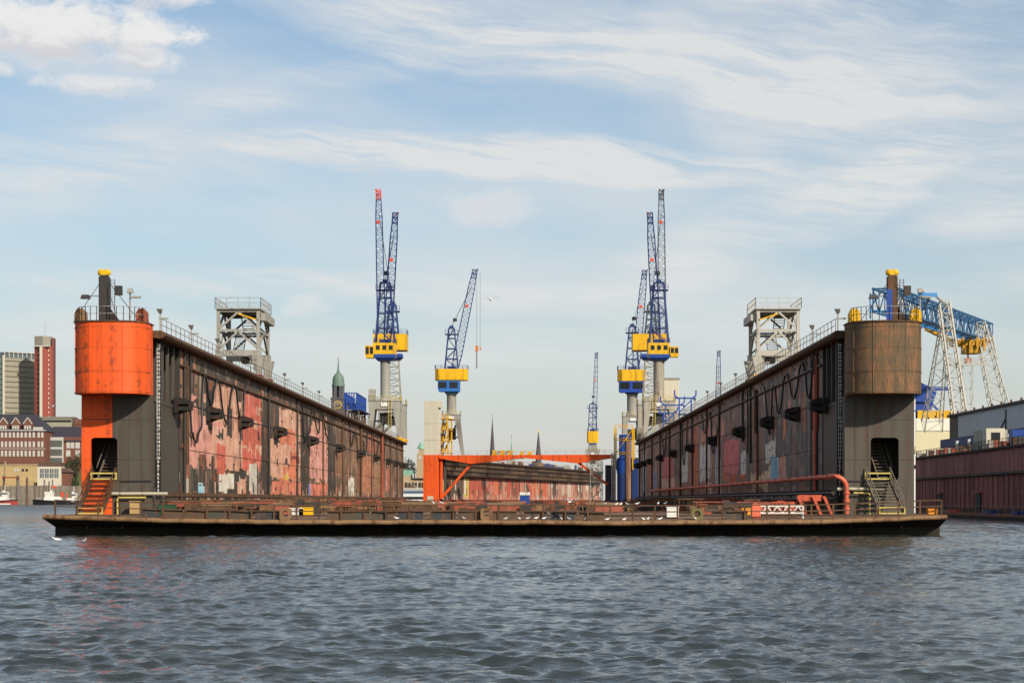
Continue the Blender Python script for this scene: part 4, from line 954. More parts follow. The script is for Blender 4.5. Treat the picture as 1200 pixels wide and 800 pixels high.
def pair_crane(side):
    cxw = (X(453, 428) if side < 0 else X(770, 430))
    s = -side                      # inwards
    Y1, Y2 = 424, 438
    b1 = 'blue jib crane with grey tube column and yellow cab, nearer one on the %s wall' 
    far = dict(pw=6.4, pd=5.2, hp=8.0, tp=1.7, hc=17.6, mast='lattice', col=1.25)
    wname = 'patched pink' if side < 0 else 'dark'
    sg = 1 if side < 0 else -1
    crane('blue jib crane with grey tube column at the far end of the %s wall' % wname, (cxw, Y1, ZT), 0, pw=6.6, pd=5.6, hp=8.1, tp=1.7, taper=.95, col=1.02 if side < 0 else 1.15, hc=16.7,
          houses=((-2.3, 2.2, -1.8, 3.2, 17.7, 20.4, M_yellow, 3),), cab=((-4.1, -2.32, -2.2, .4, 17.2, 19.8, M_yellow) if side < 0 else (2.22, 4.0, -2.2, .4, 17.4, 19.6, M_yellow)), af=(20.4, 33.2, 4.0, 2.0),
          pivot=(sg * .4, .6, 20.6), tipm=paint('tip_ochre', C(170, 95, 50), .6), tip=(sg * (2.5 if side < 0 else 2.2), -6, 46.2), jw=1.75, box_on=((-3.3, -1.9, -2.7, -1.2, 8.3, 10.6) if side < 0 else None), ladder=(1.2 if side < 0 else -1.2), mleg=M_lgrey if side < 0 else paint('weathered_grey_paint', (0.36, 0.32, 0.25), .6, rust=.15, streak=.4))
    crane('taller jib crane with grey lattice column behind the tube-columned one on the %s wall' % wname, (X(460, Y2) if side < 0 else X(763, Y2), Y2, ZT), 0, pw=6.0, pd=5.2, hp=8.0, tp=1.7, taper=.95, col=1.5, hc=17.8, mast='lattice',
          tipm=M_redtip if side < 0 else M_dark, houses=((-4.1, 3.2, -2.2, 3.4, 19.9, 23.4, M_yellow, 0),), af=(23.4, 30, 2.6, 1.4), pivot=(-sg * 2.4, .5, 22.5), tip=((X(441, Y2) - X(460, Y2)) if side < 0 else (X(777, Y2) - X(763, Y2)), 6, 55.0), jw=1.7, jn=26,
          mleg=MATS.get('weathered_grey_paint') or M_lgrey, jm=M_navy if side < 0 else paint('slate_blue_paint', (0.05, 0.06, 0.085), .5))
pair_crane(-1); pair_crane(1)

c3 = db(1.9, 12, 13.0)
house3 = ((-4.1, 4.2, -2.6, 2.8, 20.1, 22.9, M_yellow, 0), (-2.8, 2.8, -2.2, 2.2, 17.2, 19.7, M_sky_blue if False else M_blue, 0))
crane('blue jib crane with drum-like yellow house above the cream white tower', c3, 0, pw=4.6, pd=5.0, hp=11.2, tp=1.2, taper=.62, col=1.2, hc=16.6, ring=(3.4, .6, M_sky_blue), houses=((-4.1, 4.2, -2.6, 2.8, 20.1, 22.9, M_yellow, 0),), chamfer=.9,
      cab=(-3.4, 2.2, -2.6, 1.4, 17.2, 19.9, paint('cab_blue_paint', C(40, 100, 170), .5)), af=(22.9, 33.4, 3.4, 1.4), pivot=(.8, 0, 22.6), tip=(5.9, -2, 47.2), jw=2.0, hook=27.6)
c4 = db(49.2, 7, 13.0)
crane('blue jib crane with drum-like yellow house standing over blue ducts', c4, 0, pw=4.8, pd=5.0, hp=10.2, tp=1.2, taper=.85, col=1.3, hc=15.9, ring=(3.6, .6, M_blue), houses=((-3.6, 3.4, -2.6, 2.8, 19.0, 21.8, M_yellow, 0),), chamfer=.9,
      cab=(-3.3, 3.0, -2.6, 1.4, 16.2, 18.9, paint('cab_royal_blue_paint', C(22, 62, 150), .5)), af=(21.8, 32.6, 3.4, 1.4), pivot=(.8, 0, 21.6), tip=(2.9, -2, 45.4), jw=1.9)
Y7 = 760
crane('small distant crane, yellow housing below a thin blue jib, behind the orange beam', (X(694.5, Y7), Y7, 12.5), 0, pw=5.0, pd=4.0, hp=8.5, tp=1.2, taper=.9, col=1.5, hc=11.0, mast='lattice', ring=(3.0, .6, M_navy), houses=((-2.1, 2.1, -2, 2, 11.8, 16.2, M_yellow, 0),),
      chamfer=.5, af=(16.2, 26.5, 3.2, 2.4), pivot=(.6, 0, 17), tip=(1.4, 0, 45.0), jw=1.6, ropes=True, tipm=M_navy, jn=16, group='small distant cranes')
Y8 = 800
crane('lone thin blue jib rising behind the top of the dark wall', (X(840.5, Y8), Y8, 9), 0, pw=5.0, pd=4.0, hp=8.5, col=1.5, hc=11.0, houses=((-2.1, 2.1, -2, 2, 11.8, 16.2, M_yellow, 0),), af=(16.2, 24.5, 3.2, 2.4), pivot=(0, 0, 17), tip=(.6, 0, 52.2), jw=1.9, tipm=M_navy, jn=18, group='small distant cranes')

# ------------------------------------------------------------------ grey frame towers on the wall tops
def frame_tower(side):
    s = side; Yf = 211; xi = s * (WI + .35) ; xo = s * (WI + 4.55)
    t = thing('frame_tower', 'grey braced steel tower with railed platform on the %s' % ('pink patched wall' if s < 0 else 'dark wall'), 'steel tower', (CX, Yf, ZT + .02), 0)
    mt = M_lgrey if s < 0 else M_wgrey
    z0, z1, z2 = 3.0, 5.1, 7.15; d = 7.6
    fr = MB()
    for xx in (xi, xo):
        for yy in (0, d): fr.beam((xx, yy, z0), (xx, yy, z2), .34)
    for yy in (0, d):
        for z in (z1, z2): fr.beam((xi, yy, z), (xo, yy, z), .26)
    for xx in (xi, xo):
        for z in (z1, z2): fr.beam((xx, 0, z), (xx, d, z), .26)
    frame = fr.build('frame', mt, t)
    m = MB(); mid = (xi + xo) / 2
    for yy in (0, d):
        for za, zb in ((z0, z1), (z1, z2)):
            m.beam((xi, yy, za + .1), (mid, yy, zb - .1), .2); m.beam((xo, yy, za + .1), (mid, yy, zb - .1), .2)
    for xx in (xi, xo):
        m.beam((xx, 0, z0), (xx, d / 2, z1), .2); m.beam((xx, d, z0), (xx, d / 2, z1), .2); m.beam((xx, 0, z1), (xx, d / 2, z2), .2); m.beam((xx, d, z1), (xx, d / 2, z2), .2)
    m.build('brace', mt, frame)
    a, b = sorted((xi - s * .3, xo + s * .3))
    MB().box(a, b, -.35, .3, z0 - .62, z0).build('main_girder', mt, t); MB().box(a, b, d - .3, d + .35, z0 - .62, z0).build('main_girder', mt, t)
    for yy in (-.03, d + .03):
        m = MB(); m.frustum((xi, yy, .45), (.55, .6), (xi, yy, z0 - .64), (1.35, .9)); m.build('leg', mt, t)
        m = MB(); m.frustum((xo, yy, .0), (.45, .6), (xo, yy, z0 - .64), (.6, .8)); m.build('leg', mt, t)
        m = MB(); m.box(xi - .5, xi + .5, yy - .7, yy + .7, 0.0, .43); m.build('foot', M_rustred if s < 0 else M_yellow, t)
    MB().box(*sorted((xi + s * .1, mid - s * .2)), .6, 3.0, z0 - 1.25, z0 - .66).build('drive_box', M_dark, t)
    MB().box(a, b, -.4, d + .4, z2 + .14, z2 + .3).build('platform', mt, t)
    m = MB(); m.rail([(a, -.35, z2 + .3), (b, -.35, z2 + .3), (b, d + .35, z2 + .3), (a, d + .35, z2 + .3), (a, -.35, z2 + .3)], 1.05, 1.1, .05); m.build('railing', MATS['rail_grey'] if s < 0 else mt, t)
    m = MB(); m.stair((mid - .3, 2.0, z0), (mid - .3, 4.4, z1), 1.1, 8, .07); m.stair((mid + .5, 4.4, z1), (mid + .5, 2.0, z2), 1.1, 8, .07); m.box(a + .3, b - .3, 3.6, 5.2, z1 - .02, z1 + .06); m.build('stair', MATS['rail_grey'], t)
    m = MB(); m.beam((mid, -.1, z2 - .3), (xi, -.1, z2 - 1.0) if s < 0 else (xi, -.1, z2 - 1.0), .14); m.build('hazard_bar', M_yellow, t)
    MB().box(*sorted((xi - s * .2, xi - s * .75)), .3, d, z2 - 1.0, z2 - .2).build('side_box', mt, t)
frame_tower(-1); frame_tower(1)

# ------------------------------------------------------------------ things on the dock walls and floor
def wall_top_things():
    Yb = 352; t = thing('lattice_container', 'blue slatted box on rusty trestles on top of the pink patched wall', 'container', (CX - WI - 3.2, Yb, ZT + .02))
    m = MB(); m.box(-1.05, 1.9, -2.8, 17, 2.9, 3.1); m.build('floor', M_navy, t)
    m = MB()
    for yy in (-2.8, 17):
        for i in range(6): m.beam((-1.05 + i * .42, yy, 3.1), (-1.05 + i * .42, yy, 5.9), .14)
        for i in range(5): m.beam((-1.05 + i * .42, yy, 3.1 + (i % 2) * 1.4), (-.63 + i * .42, yy, 4.5 + (i % 2) * 1.4), .1)
        for z in (3.2, 4.5, 5.9): m.beam((-1.05, yy, z), (1.05, yy, z), .16)
    for xx in (-1.05, 1.05):
        for z in (3.2, 4.5, 5.9): m.beam((xx, -2.8, z), (xx, 17, z), .16)
        for i in range(13): m.beam((xx, -2.8 + i * 1.65, 3.1), (xx, -2.8 + i * 1.65, 5.9), .16)
    m.build('cage', M_blue, t)
    m = MB(); m.box(-.98, .98, -2.6, 16.8, 3.12, 4.2); m.build('load', M_navy, t)
    m = MB()
    for yy in (-1.5, 4, 10, 16):
        for xx in (-.95, .95): m.beam((xx, yy, 0), (xx, yy, 2.9), .3)
        m.beam((-.95, yy, 0), (.95, yy, 2.9), .2)
    for xx in (-.95, .95): m.beam((xx, -1.5, 2.7), (xx, 4, 0.2), .2); m.beam((xx, 10, 0.2), (xx, 16, 2.7), .2)
    m.box(-.95, .95, -1.7, 16.2, -.02, .1); m.build('trestle', M_rust, t)
    for k, (px, Yb, sc) in enumerate(((803, 300, 1.0), (788, 335, 1.25), (783, 352, 1.0))):
        t = thing('pipe_cradle', ['blue forked steel stand nearest the grey frame tower on the dark wall', 'wider blue forked stand in the middle of three on the dark wall', 'blue forked stand closest to the yellow cranes on the dark wall'][k], 'steel stand', (X(px, Yb), Yb, ZT + .02), 0, 'blue forked stands')
        m = MB()
        for sx in (-1, 1):
            m.beam((sx * .9 * sc, 0, 0), (sx * .9 * sc, 0, 2.4 * sc), .2); m.beam((sx * .9 * sc, 0, 2.4 * sc), (sx * 1.6 * sc, 0, 2.9 * sc), .2); m.beam((sx * 1.6 * sc, 0, 2.9 * sc), (sx * 1.6 * sc, 0, 3.7 * sc), .2)
        m.beam((-.9 * sc, 0, .4), (.9 * sc, 0, 2.2 * sc), .14); m.beam((-1.6 * sc, 0, 2.5 * sc), (1.6 * sc, 0, 2.5 * sc), .22); m.build('frame', M_blue, t)
        m = MB(); m.box(-1.0 * sc, 1.0 * sc, -.9, .9, 0, .16); m.build('base', M_navy, t)
    t = thing('lift_tower', 'plain cream lift tower behind the cranes on the dark wall', 'tower', (X(783, 470), 470, 0))
    m = MB(); m.box(-1.4, 2.4, -2, 2, 0, Z(445, 470)); m.build('shaft', M_cream, t); MB().box(-.2, 1.0, -2.08, -2.0, 22.5, 24.5).build('louvre', M_lgrey, t)
    MB().box(-1.6, 2.6, -2.2, 2.2, Z(445, 470), Z(445, 470) + .4).build('roof_edge', M_lgrey, t)
wall_top_things()

ORD = ['first', 'second', 'third', 'fourth', 'fifth', 'sixth', 'seventh', 'eighth', 'ninth', 'tenth', 'eleventh', 'twelfth', 'thirteenth', 'fourteenth', 'fifteenth', 'sixteenth', 'seventeenth', 'eighteenth', 'nineteenth', 'twentieth']
def dock_floor_things():
    rng = random.Random(21)
    # keel and bilge blocks: stout timber-capped stands, two lines near the walls and three down the middle
    kb = []
    for mt, nm in ((M_rustred, 'a'), (M_rust, 'b'), (paint('orange_red_block', (0.36, 0.10, 0.045), .7, rust=.3), 'c')):
        b = MB(); b.frustum((0, 0, 0), (2.6, 1.9), (0, 0, .62), (2.2, 1.5)); bm = b.mesh('block'); bm.materials.append(mt)
        c = MB(); c.box(-1.2, 1.2, -.8, .8, .63, .86); cm = c.mesh('timber_cap'); cm.materials.append(paint('old_timber', (0.20, 0.13, 0.075), .85, var=.3) if nm != 'c' else mt)
        kb.append((bm, cm))
    names = {-17: 'inner row off the pink wall', -21.5: 'row closest to the pink wall', 20.5: 'row beside the dark wall', 0: 'centre row of the dock floor', -8: 'row left of the centre row', 9: 'row right of the centre row'}
    for xx in (-21.5, -17, -8, 0, 9, 20.5):
        n = 20 if abs(xx) > 12 else 12; cnt = 0
        for i in range(n):
            Yb = 3 + i * (13.4 if abs(xx) > 12 else 21) + rng.uniform(-.8, .8)
            if abs(xx) < 12 and Yb < 20: continue
            cnt += 1; o = thing('keel_block', '%s rusty keel block from the near end, %s' % (ORD[cnt - 1], names[xx]), 'keel block', (CX + xx + rng.uniform(-.4, .4), Y0 + Yb, ZD + .003), rng.uniform(-.06, .06), 'keel blocks on the dock floor')
            bm, cm = rng.choice(kb); inst(bm, 'block', o); inst(cm, 'timber_cap', o)
    # red oxide machinery and trestles beside the pink wall
    spec = [(198, 228, 152.2, .95, M_rustred, 'long red oxide box girder beside the grey end wall'), (236, 259, 153.0, 1.0, M_rustred, 'shorter red oxide girder, second from the grey end wall'), (262, 285, 155, .9, M_rust, 'rusty brown girder under the pink paint patches'),
            (306, 326, 157, 1.0, M_rustred, 'red oxide girder beneath the grey paint strip'), (330, 352, 156, .9, M_rust, 'brown girder beneath the salmon paint patch'), (392, 412, 158, 1.0, M_rustred, 'red girder near the middle of the dock mouth'), (448, 470, 160, .95, M_rust, 'rust girder closest to the end of the pink wall')]
    for p0, p1, Y, h, mt, lb in spec:
        xa, xb = X(p0, Y), X(p1, Y); t = thing('dock_girder', lb, 'girder', ((xa + xb) / 2, Y, ZD + .003), 0, 'rusty girders on the dock floor'); w_ = (xb - xa) / 2
        m = MB(); m.box(-w_, w_, -.5, .5, .55, h); m.build('beam', mt, t)
        m = MB()
        for i in range(5): a = -w_ + (i + .5) * 2 * w_ / 5; m.box(a - .1, a + .1, -.4, .4, 0, .55)
        m.build('leg', M_rust, t)
        m = MB(); m.box(-w_ - .05, w_ + .05, -.56, .56, h, h + .06); m.build('flange', M_rustlip, t)
    # small crates and boxes
    for p, Y, w_, h, mt, lb in ((158.5, 149.2, .34, .95, paint('ply_wood', (.40, .26, .11), .8, var=.2), 'small plywood box against the grey end wall'), (205, 146.9, .55, .30, MATS['ply_wood'], 'low pale yellow crate behind the dark bulwark plates'),
                                (359, 146.5, .5, .55, M_yellow, 'yellow box with a hole behind the railing'), (348, 146.5, .5, .5, M_white, 'white box beside the yellow box'),
                                (788, 144.6, .42, .75, M_white, 'white and cream box hung on the railing'), (874, 146.4, .32, .5, paint('amber_paint', C(220, 140, 40), .6), 'amber box by the white lattice girder'), (1092, 145.4, .32, .4, paint('amber_paint', C(220, 140, 40)), 'amber box at the corner of the platform'),
                                (196, 147.2, .6, .7, paint('dark_green', (0.015, 0.06, 0.025), .7), 'dark green locker at the foot of the draft board')):
        b, z = lip_at(X(p, Y) - CX); zz = ZD + .003 if Y > 147.4 else max(z, ZD - (147.4 - Y) / 5 * (ZD - z)) + .003
        t = thing('equipment_box', lb, 'box', (X(p, Y), Y, zz), 0, 'boxes on the dock platform')
        MB().box(-w_, w_, -.4, .4, .05, h).build('body', mt, t); MB().box(-w_ - .04, w_ + .04, -.44, .44, h, h + .06).build('lid', mt, t); MB().box(-w_ * .8, w_ * .8, -.3, .3, 0, .05).build('skid', M_dark, t)
    # blue container with white roof
    Y = 420; t = thing('site_container', 'blue container with white roof in front of the red plated wall', 'container', (X(615, Y), Y, ZD + .003)); w_ = 5.5 * Y / FPX
    MB().box(-w_, w_, -1.2, 1.2, .1, 1.95 + .2).build('body', M_blue, t); MB().box(-w_ - .1, w_ + .1, -1.3, 1.3, 2.15, 2.75).build('roof', M_white, t); MB().box(-w_ + .1, w_ - .1, -1.1, 1.1, 0, .1).build('skid', M_dark, t)
    Y = 300; t = thing('blue_crate', 'small blue crate at the far end of the dock floor near the dark wall', 'crate', (X(718, Y), Y, ZD + .003)); MB().box(-.5, .5, -.5, .5, .08, .95).build('body', M_blue, t); MB().box(-.55, .55, -.55, .55, .95, 1.02).build('lid', M_navy, t); MB().box(-.45, .45, -.45, .45, 0, .08).build('skid', M_dark, t)
    # salmon trestle with sloping plates, white lattice girder in front
    Y = 146.6; xa, xb = X(889, Y), X(976, Y); t = thing('salmon_trestle', 'large salmon red trestle with sloping plates behind the white lattice girder', 'trestle', ((xa + xb) / 2, Y + 1, ZD + .003)); w_ = (xb - xa) / 2
    m = MB(); m.box(-w_ + 3.0, w_ - .7, -.3, .9, 1.0, 1.45); m.build('top_beam', paint('trestle_red', C(196, 88, 58, .85), .7, rust=.45, streak=.5, var=.3), t)
    for i, a in enumerate((.1, .9, 2.0)):
        m = MB(); m.slab([(w_ - a, 0), (w_ - a + .22, 0), (w_ - a - .35, 1.35), (w_ - a - .57, 1.35)], -.5, -.38); m.build('leg', paint('trestle_red', C(196, 88, 58, .85), .7, rust=.45, streak=.5, var=.3), t)
    m = MB(); m.slab([(-w_ + 1.1, .05), (-w_ + 2.95, .05), (-w_ + 2.95, .95), (-w_ + 1.0, .95)], -.2, -.1); m.build('side_plate', paint('trestle_red', C(196, 88, 58, .85), .7, rust=.45, streak=.5, var=.3), t)
    for i in range(8):
        m = MB(); a = -w_ + .2 + i * .26; m.slab([(a, .02), (a + .14, .02), (a - .05, .9), (a - .19, .9)], -.35, -.28); m.build('slat', M_rustred, t)
    m = MB(); m.slab([(-w_ + 3.0, 0), (w_ - 2.2, 0), (w_ - 2.6, .95), (-w_ + 3.0, .95)], 0, .12); m.build('side_plate', M_rustred, t)
    Y = 144.2; xa, xb = X(887, Y), X(941, Y); b, z = lip_at(xa - CX); t = thing('lattice_girder', 'white lattice girder section standing on the platform edge', 'girder', (xa, Y, z + .07), 0); L = xb - xa
    m = MB()
    for z_ in (.42, .92): m.beam((0, 0, z_), (L, 0, z_), .1)
    n = 9
    for i in range(n): m.beam((L * i / n, 0, .42 if i % 2 else .92), (L * (i + 1) / n, 0, .92 if i % 2 else .42), .08)
    for i in (0, n): m.beam((L * i / n, 0, 0), (L * i / n, 0, .95), .1)
    m.build('lattice', M_white, t); m = MB(); m.box(-.35, .25, -.12, .12, -.03, 1.05); m.build('end_post', M_salmon, t)
dock_floor_things()

def deck_clutter():
    rng = random.Random(77)
    for name, mt, n in (('rusty_scrap', M_rust, 560), ('red_oxide_scrap', M_rustred, 420), ('dark_scrap', M_dark, 420), ('pale_scrap', M_rustlip, 240)):
        m = MB()
        for _ in range(n):
            y = rng.uniform(1.5, 80) if rng.random() < .75 else rng.uniform(80, 280)
            xx = rng.choice([-1, 1, 1, -1, 0]) ; xx = rng.uniform(-24.6, -14) if xx < 0 else rng.uniform(15, 24.6) if xx > 0 else rng.uniform(-14, 15)
            if abs(xx) < 14 and y < 40: y += 60
            a, b, c = rng.uniform(.1, .7), rng.uniform(.1, .6), rng.uniform(.12, .95) * (1.3 if abs(xx) > 14 else .85)
            k = rng.random()
            if k < .5: m.box(xx - a, xx + a, y - b, y + b, ZD + .004, ZD + c * .9)
            elif k < .8: m.beam((xx - a * 2.4, y, ZD + c), (xx + a * 2.4, y + b, ZD + c), .09); m.beam((xx - a * 2, y, ZD), (xx - a * 2, y, ZD + c), .07); m.beam((xx + a * 2, y + b, ZD), (xx + a * 2, y + b, ZD + c), .07)
            else: m.tube((xx - a * 2, y, ZD + .3), (xx + a * 2, y + b, ZD + .25), .16, 8)
        o = m.build(name, mt, loc=(CX, Y0, 0)); tag(o, kind='stuff')
deck_clutter()

# ------------------------------------------------------------------ gulls
def gull_meshes():
    b = MB(); prof = [(0, -.30), (.03, -.26), (.055, -.15), (.085, 0), (.09, .1), (.065, .19), (.045, .235), (.052, .29), (.035, .34), (0, .36)]
    n = 10; v = []; f = []
    for k, (r, s_) in enumerate(prof):
        lift = .20 + max(0, s_ - .12) * .75 - max(0, -s_ - .1) * .1
        for j in range(n): t = 2 * math.pi * j / n; v.append((s_, r * math.cos(t), lift + r * math.sin(t) * 1.05))
    for k in range(len(prof) - 1):
        for j in range(n): f.append((k * n + j, k * n + (j + 1) % n, (k + 1) * n + (j + 1) % n, (k + 1) * n + j))
    b.add(v, f); body = b.mesh('gull', 60); body.materials.append(M_gull)
    l = MB(); [l.tube((0, s_, 0), (0, s_, .15), .012, 5) for s_ in (-.03, .03)]; legs = l.mesh('leg'); legs.materials.append(M_salmon)
    k = MB(); k.tube((.34, 0, .37), (.42, 0, .36), .014, 5, .004); beak = k.mesh('beak'); beak.materials.append(M_yellow)
    wf = MB(); wf.frustum((0, 0, .24), (.28, .11), (-.03, 0, .295), (.2, .06)); wing = wf.mesh('folded_wing'); wing.materials.append(paint('gull_grey', (.34, .35, .37), .7))
    fl = MB()
    for s_ in (-1, 1):
        pts = [(.10, .05 * s_, .24), (-.08, .05 * s_, .24), (-.06, .38 * s_, .40), (.12, .36 * s_, .41), (-.12, .72 * s_, .30), (.0, .70 * s_, .32)]
        top = [Vector(p) + Vector((0, 0, .012)) for p in pts]; bot = [Vector(p) - Vector((0, 0, .012)) for p in pts]; F = [(0, 1, 2, 3), (3, 2, 4, 5)]
        fl.add(top + bot, F + [tuple(i + 6 for i in q[::-1]) for q in F] + [(0, 3, 9, 6), (3, 5, 11, 9), (5, 4, 10, 11), (4, 2, 8, 10), (2, 1, 7, 8), (1, 0, 6, 7)])
    spread = fl.mesh('spread_wing'); spread.materials.append(paint('gull_wing', (.34, .35, .36), .7))
    return body, legs, beak, wing, spread
GB = gull_meshes()
def gull(loc, rz, label, flying=False, group=None, sc=1.0):
    o = thing('gull', label, 'gull', loc, rz, group); o.scale = (sc,) * 3
    inst(GB[0], 'body', o); inst(GB[2], 'beak', o)
    if flying: inst(GB[4], 'spread_wing', o)
    else: inst(GB[3], 'folded_wing', o); inst(GB[1], 'leg', o)
    return o
def gulls():
    rng = random.Random(9)
    for k, p in enumerate((465, 544, 592, 609, 618, 628, 637, 658, 667, 685, 711, 731, 754, 759, 773, 815)):
        Yg = 142.75; xx = X(p, Yg); b, z = lip_at(xx - CX); gull((xx, Y0 + b + .2, z + .004), rng.choice([0, math.pi]) + rng.uniform(-1.3, 1.3), '%s white gull from the left standing on the rusty platform lip' % ORD[k], group='gulls standing on the platform lip', sc=.62)
    for k, p in enumerate((508, 518, 708, 722, 727, 735, 746, 771, 779)):
        Yg = 142.9; xx = X(p, Yg); b, z = lip_at(xx - CX); gull((xx, Y0 + b + .42, z + 1.10), rng.choice([0, math.pi]) + rng.uniform(-1.3, 1.3), '%s white gull from the left perched on the front railing' % ORD[k], group='gulls perched on the railing', sc=.6)
    gull(P(668, 590.5, 141.5), R(60), 'white gull flying low over the railing with raised wings', True, sc=.85)
    gull(P(575, 354, 170), R(97), 'lone gull gliding in the open sky between the cranes', True, sc=1.0)
    gull(P(61, 478, 230), R(-30), 'tiny gull in flight beside the orange dock head', True, sc=.9)
    for k, (p, q) in enumerate(((67, 634), (98, 636))):
        Yg = CAMZ * FPX / (q - VPY); gull((X(p, Yg), Yg, -.06), rng.uniform(0, 6), ['white gull floating on the water at the corner of the hull', 'white gull floating on the water, right one of two'][k], sc=.9)
gulls()

# ------------------------------------------------------------------ dark red dock and sheds at the right
def red_dock():
    Yr = 270; ang = -R(1.5); O = (X(1188, Yr), Yr, 0)
    t = thing('floating_dry_dock', 'dark red outer wall of a third dock at the right edge', 'dry dock', O, ang)
    L0, L1, zt = -60, 150, 10.0
    mr = [paint('maroon_%s' % 'abc'[k], c, .75, rust=.3, streak=.5, var=.2, scale=.6, rustcol=(.05, .02, .018)) for k, c in enumerate(((.38, .125, .10), (.43, .148, .12), (.33, .11, .095)))]
    m = MB(); m.box(.2, 6, L0, L1, .7, zt); wall = m.build('side_wall', M_dark, t)
    rng = random.Random(2); n = 42
    for i in range(n):
        ya, yb = L0 + (L1 - L0) * i / n, L0 + (L1 - L0) * (i + 1) / n
        for z0, z1 in ((1.3, 6.15), (6.5, zt - .3)):
            MB().box(.05, .2, ya + .06, yb - .06, z0, z1).build('wall_plate', rng.choice(mr), wall)
    MB().box(-.35, .2, L0, L1, 6.16, 6.48).build('ledge', M_black, wall)
    MB().box(-.35, 6.2, L0, L1, zt - .3, zt).build('coaming', paint('dark_brown_coaming', (.05, .03, .025), .8), wall)
    rb = MB().box(-.06, .05, -.1, .1, 1.3, 6.16).mesh('rib'); rb.materials.append(mr[2])
    for i in range(1, 60): inst(rb, 'rib', wall, (0, L0 + (L1 - L0) * i / 60 + .4, 0))
    for y in (-9, 24, 56): MB().box(-.12, .12, y - 1.6, y + 1.6, 1.0, 3.6).build('hatch', M_black, wall); MB().box(-.5, .1, y - 2.2, y + 2.2, 3.6, 3.85).build('hatch_hood', mr[1], wall)
    m = MB(); m.box(-3.4, 6, L0, L1, -1, .35); m.build('pontoon', M_dark, t)
    MB().box(-3.6, .2, L0, L1, .36, .72).build('lip', paint('orange_rust_lip', (.30, .13, .075), .75, rust=.3, var=.3), t)
    m = MB(); m.rail([(-3.2, L0, .72), (-3.2, L1, .72)], 1.1, 5, .06, 0); m.build('railing', M_lgrey, t)
    m = MB(); m.box(-.7, -.2, L0, L1, .74, 1.25); m.build('pipe_run', M_rust, t)
    for y, mt in ((4, M_blue), (-14, M_blue), (32, M_salmon), (44, M_lgrey)): MB().box(-2.6, -1.2, y, y + 4, .73, 1.15).build('cover_plate', mt, t)
    # rail and gear on its top deck
    m = MB(); m.rail([(.1, L0, zt), (.1, L1, zt)], 1.1, 2.5, .06, 1); m.build('railing', M_rust, t)
    for i in range(60):
        y = L0 + 4 + i * 3.3; h = rng.uniform(.4, 1.3); w_ = rng.uniform(.2, .55)
        MB().box(1 - w_, 1 + w_, y - w_, y + w_, zt, zt + h).build(rng.choice(['bollard', 'winch', 'locker', 'vent']), rng.choice([M_rust, M_rust, M_wgrey, M_dark, M_rustred, M_lgrey]), t)
    m = MB(); m.box(.6, 4.2, 24, 31, zt, zt + 2.9); hut = m.build('deck_hut', M_lgrey, t, label='grey and cream deck hut')
    MB().box(.5, 3.2, 21.0, 24, zt, zt + 3.0).build('hut_end', M_cream, hut); MB().box(1.2, 2.5, 20.95, 21.0, zt + 1.2, zt + 2.4).build('window', M_glass, hut)
    for k in range(3): MB().box(.55, .6, 25 + k * 2, 26.4 + k * 2, zt + 1.3, zt + 2.3).build('window', M_wgrey, hut)
    MB().box(.8, 2.6, 4.5, 7.0, zt, zt + 2.2).build('blue_box', M_blue, t)
red_dock()

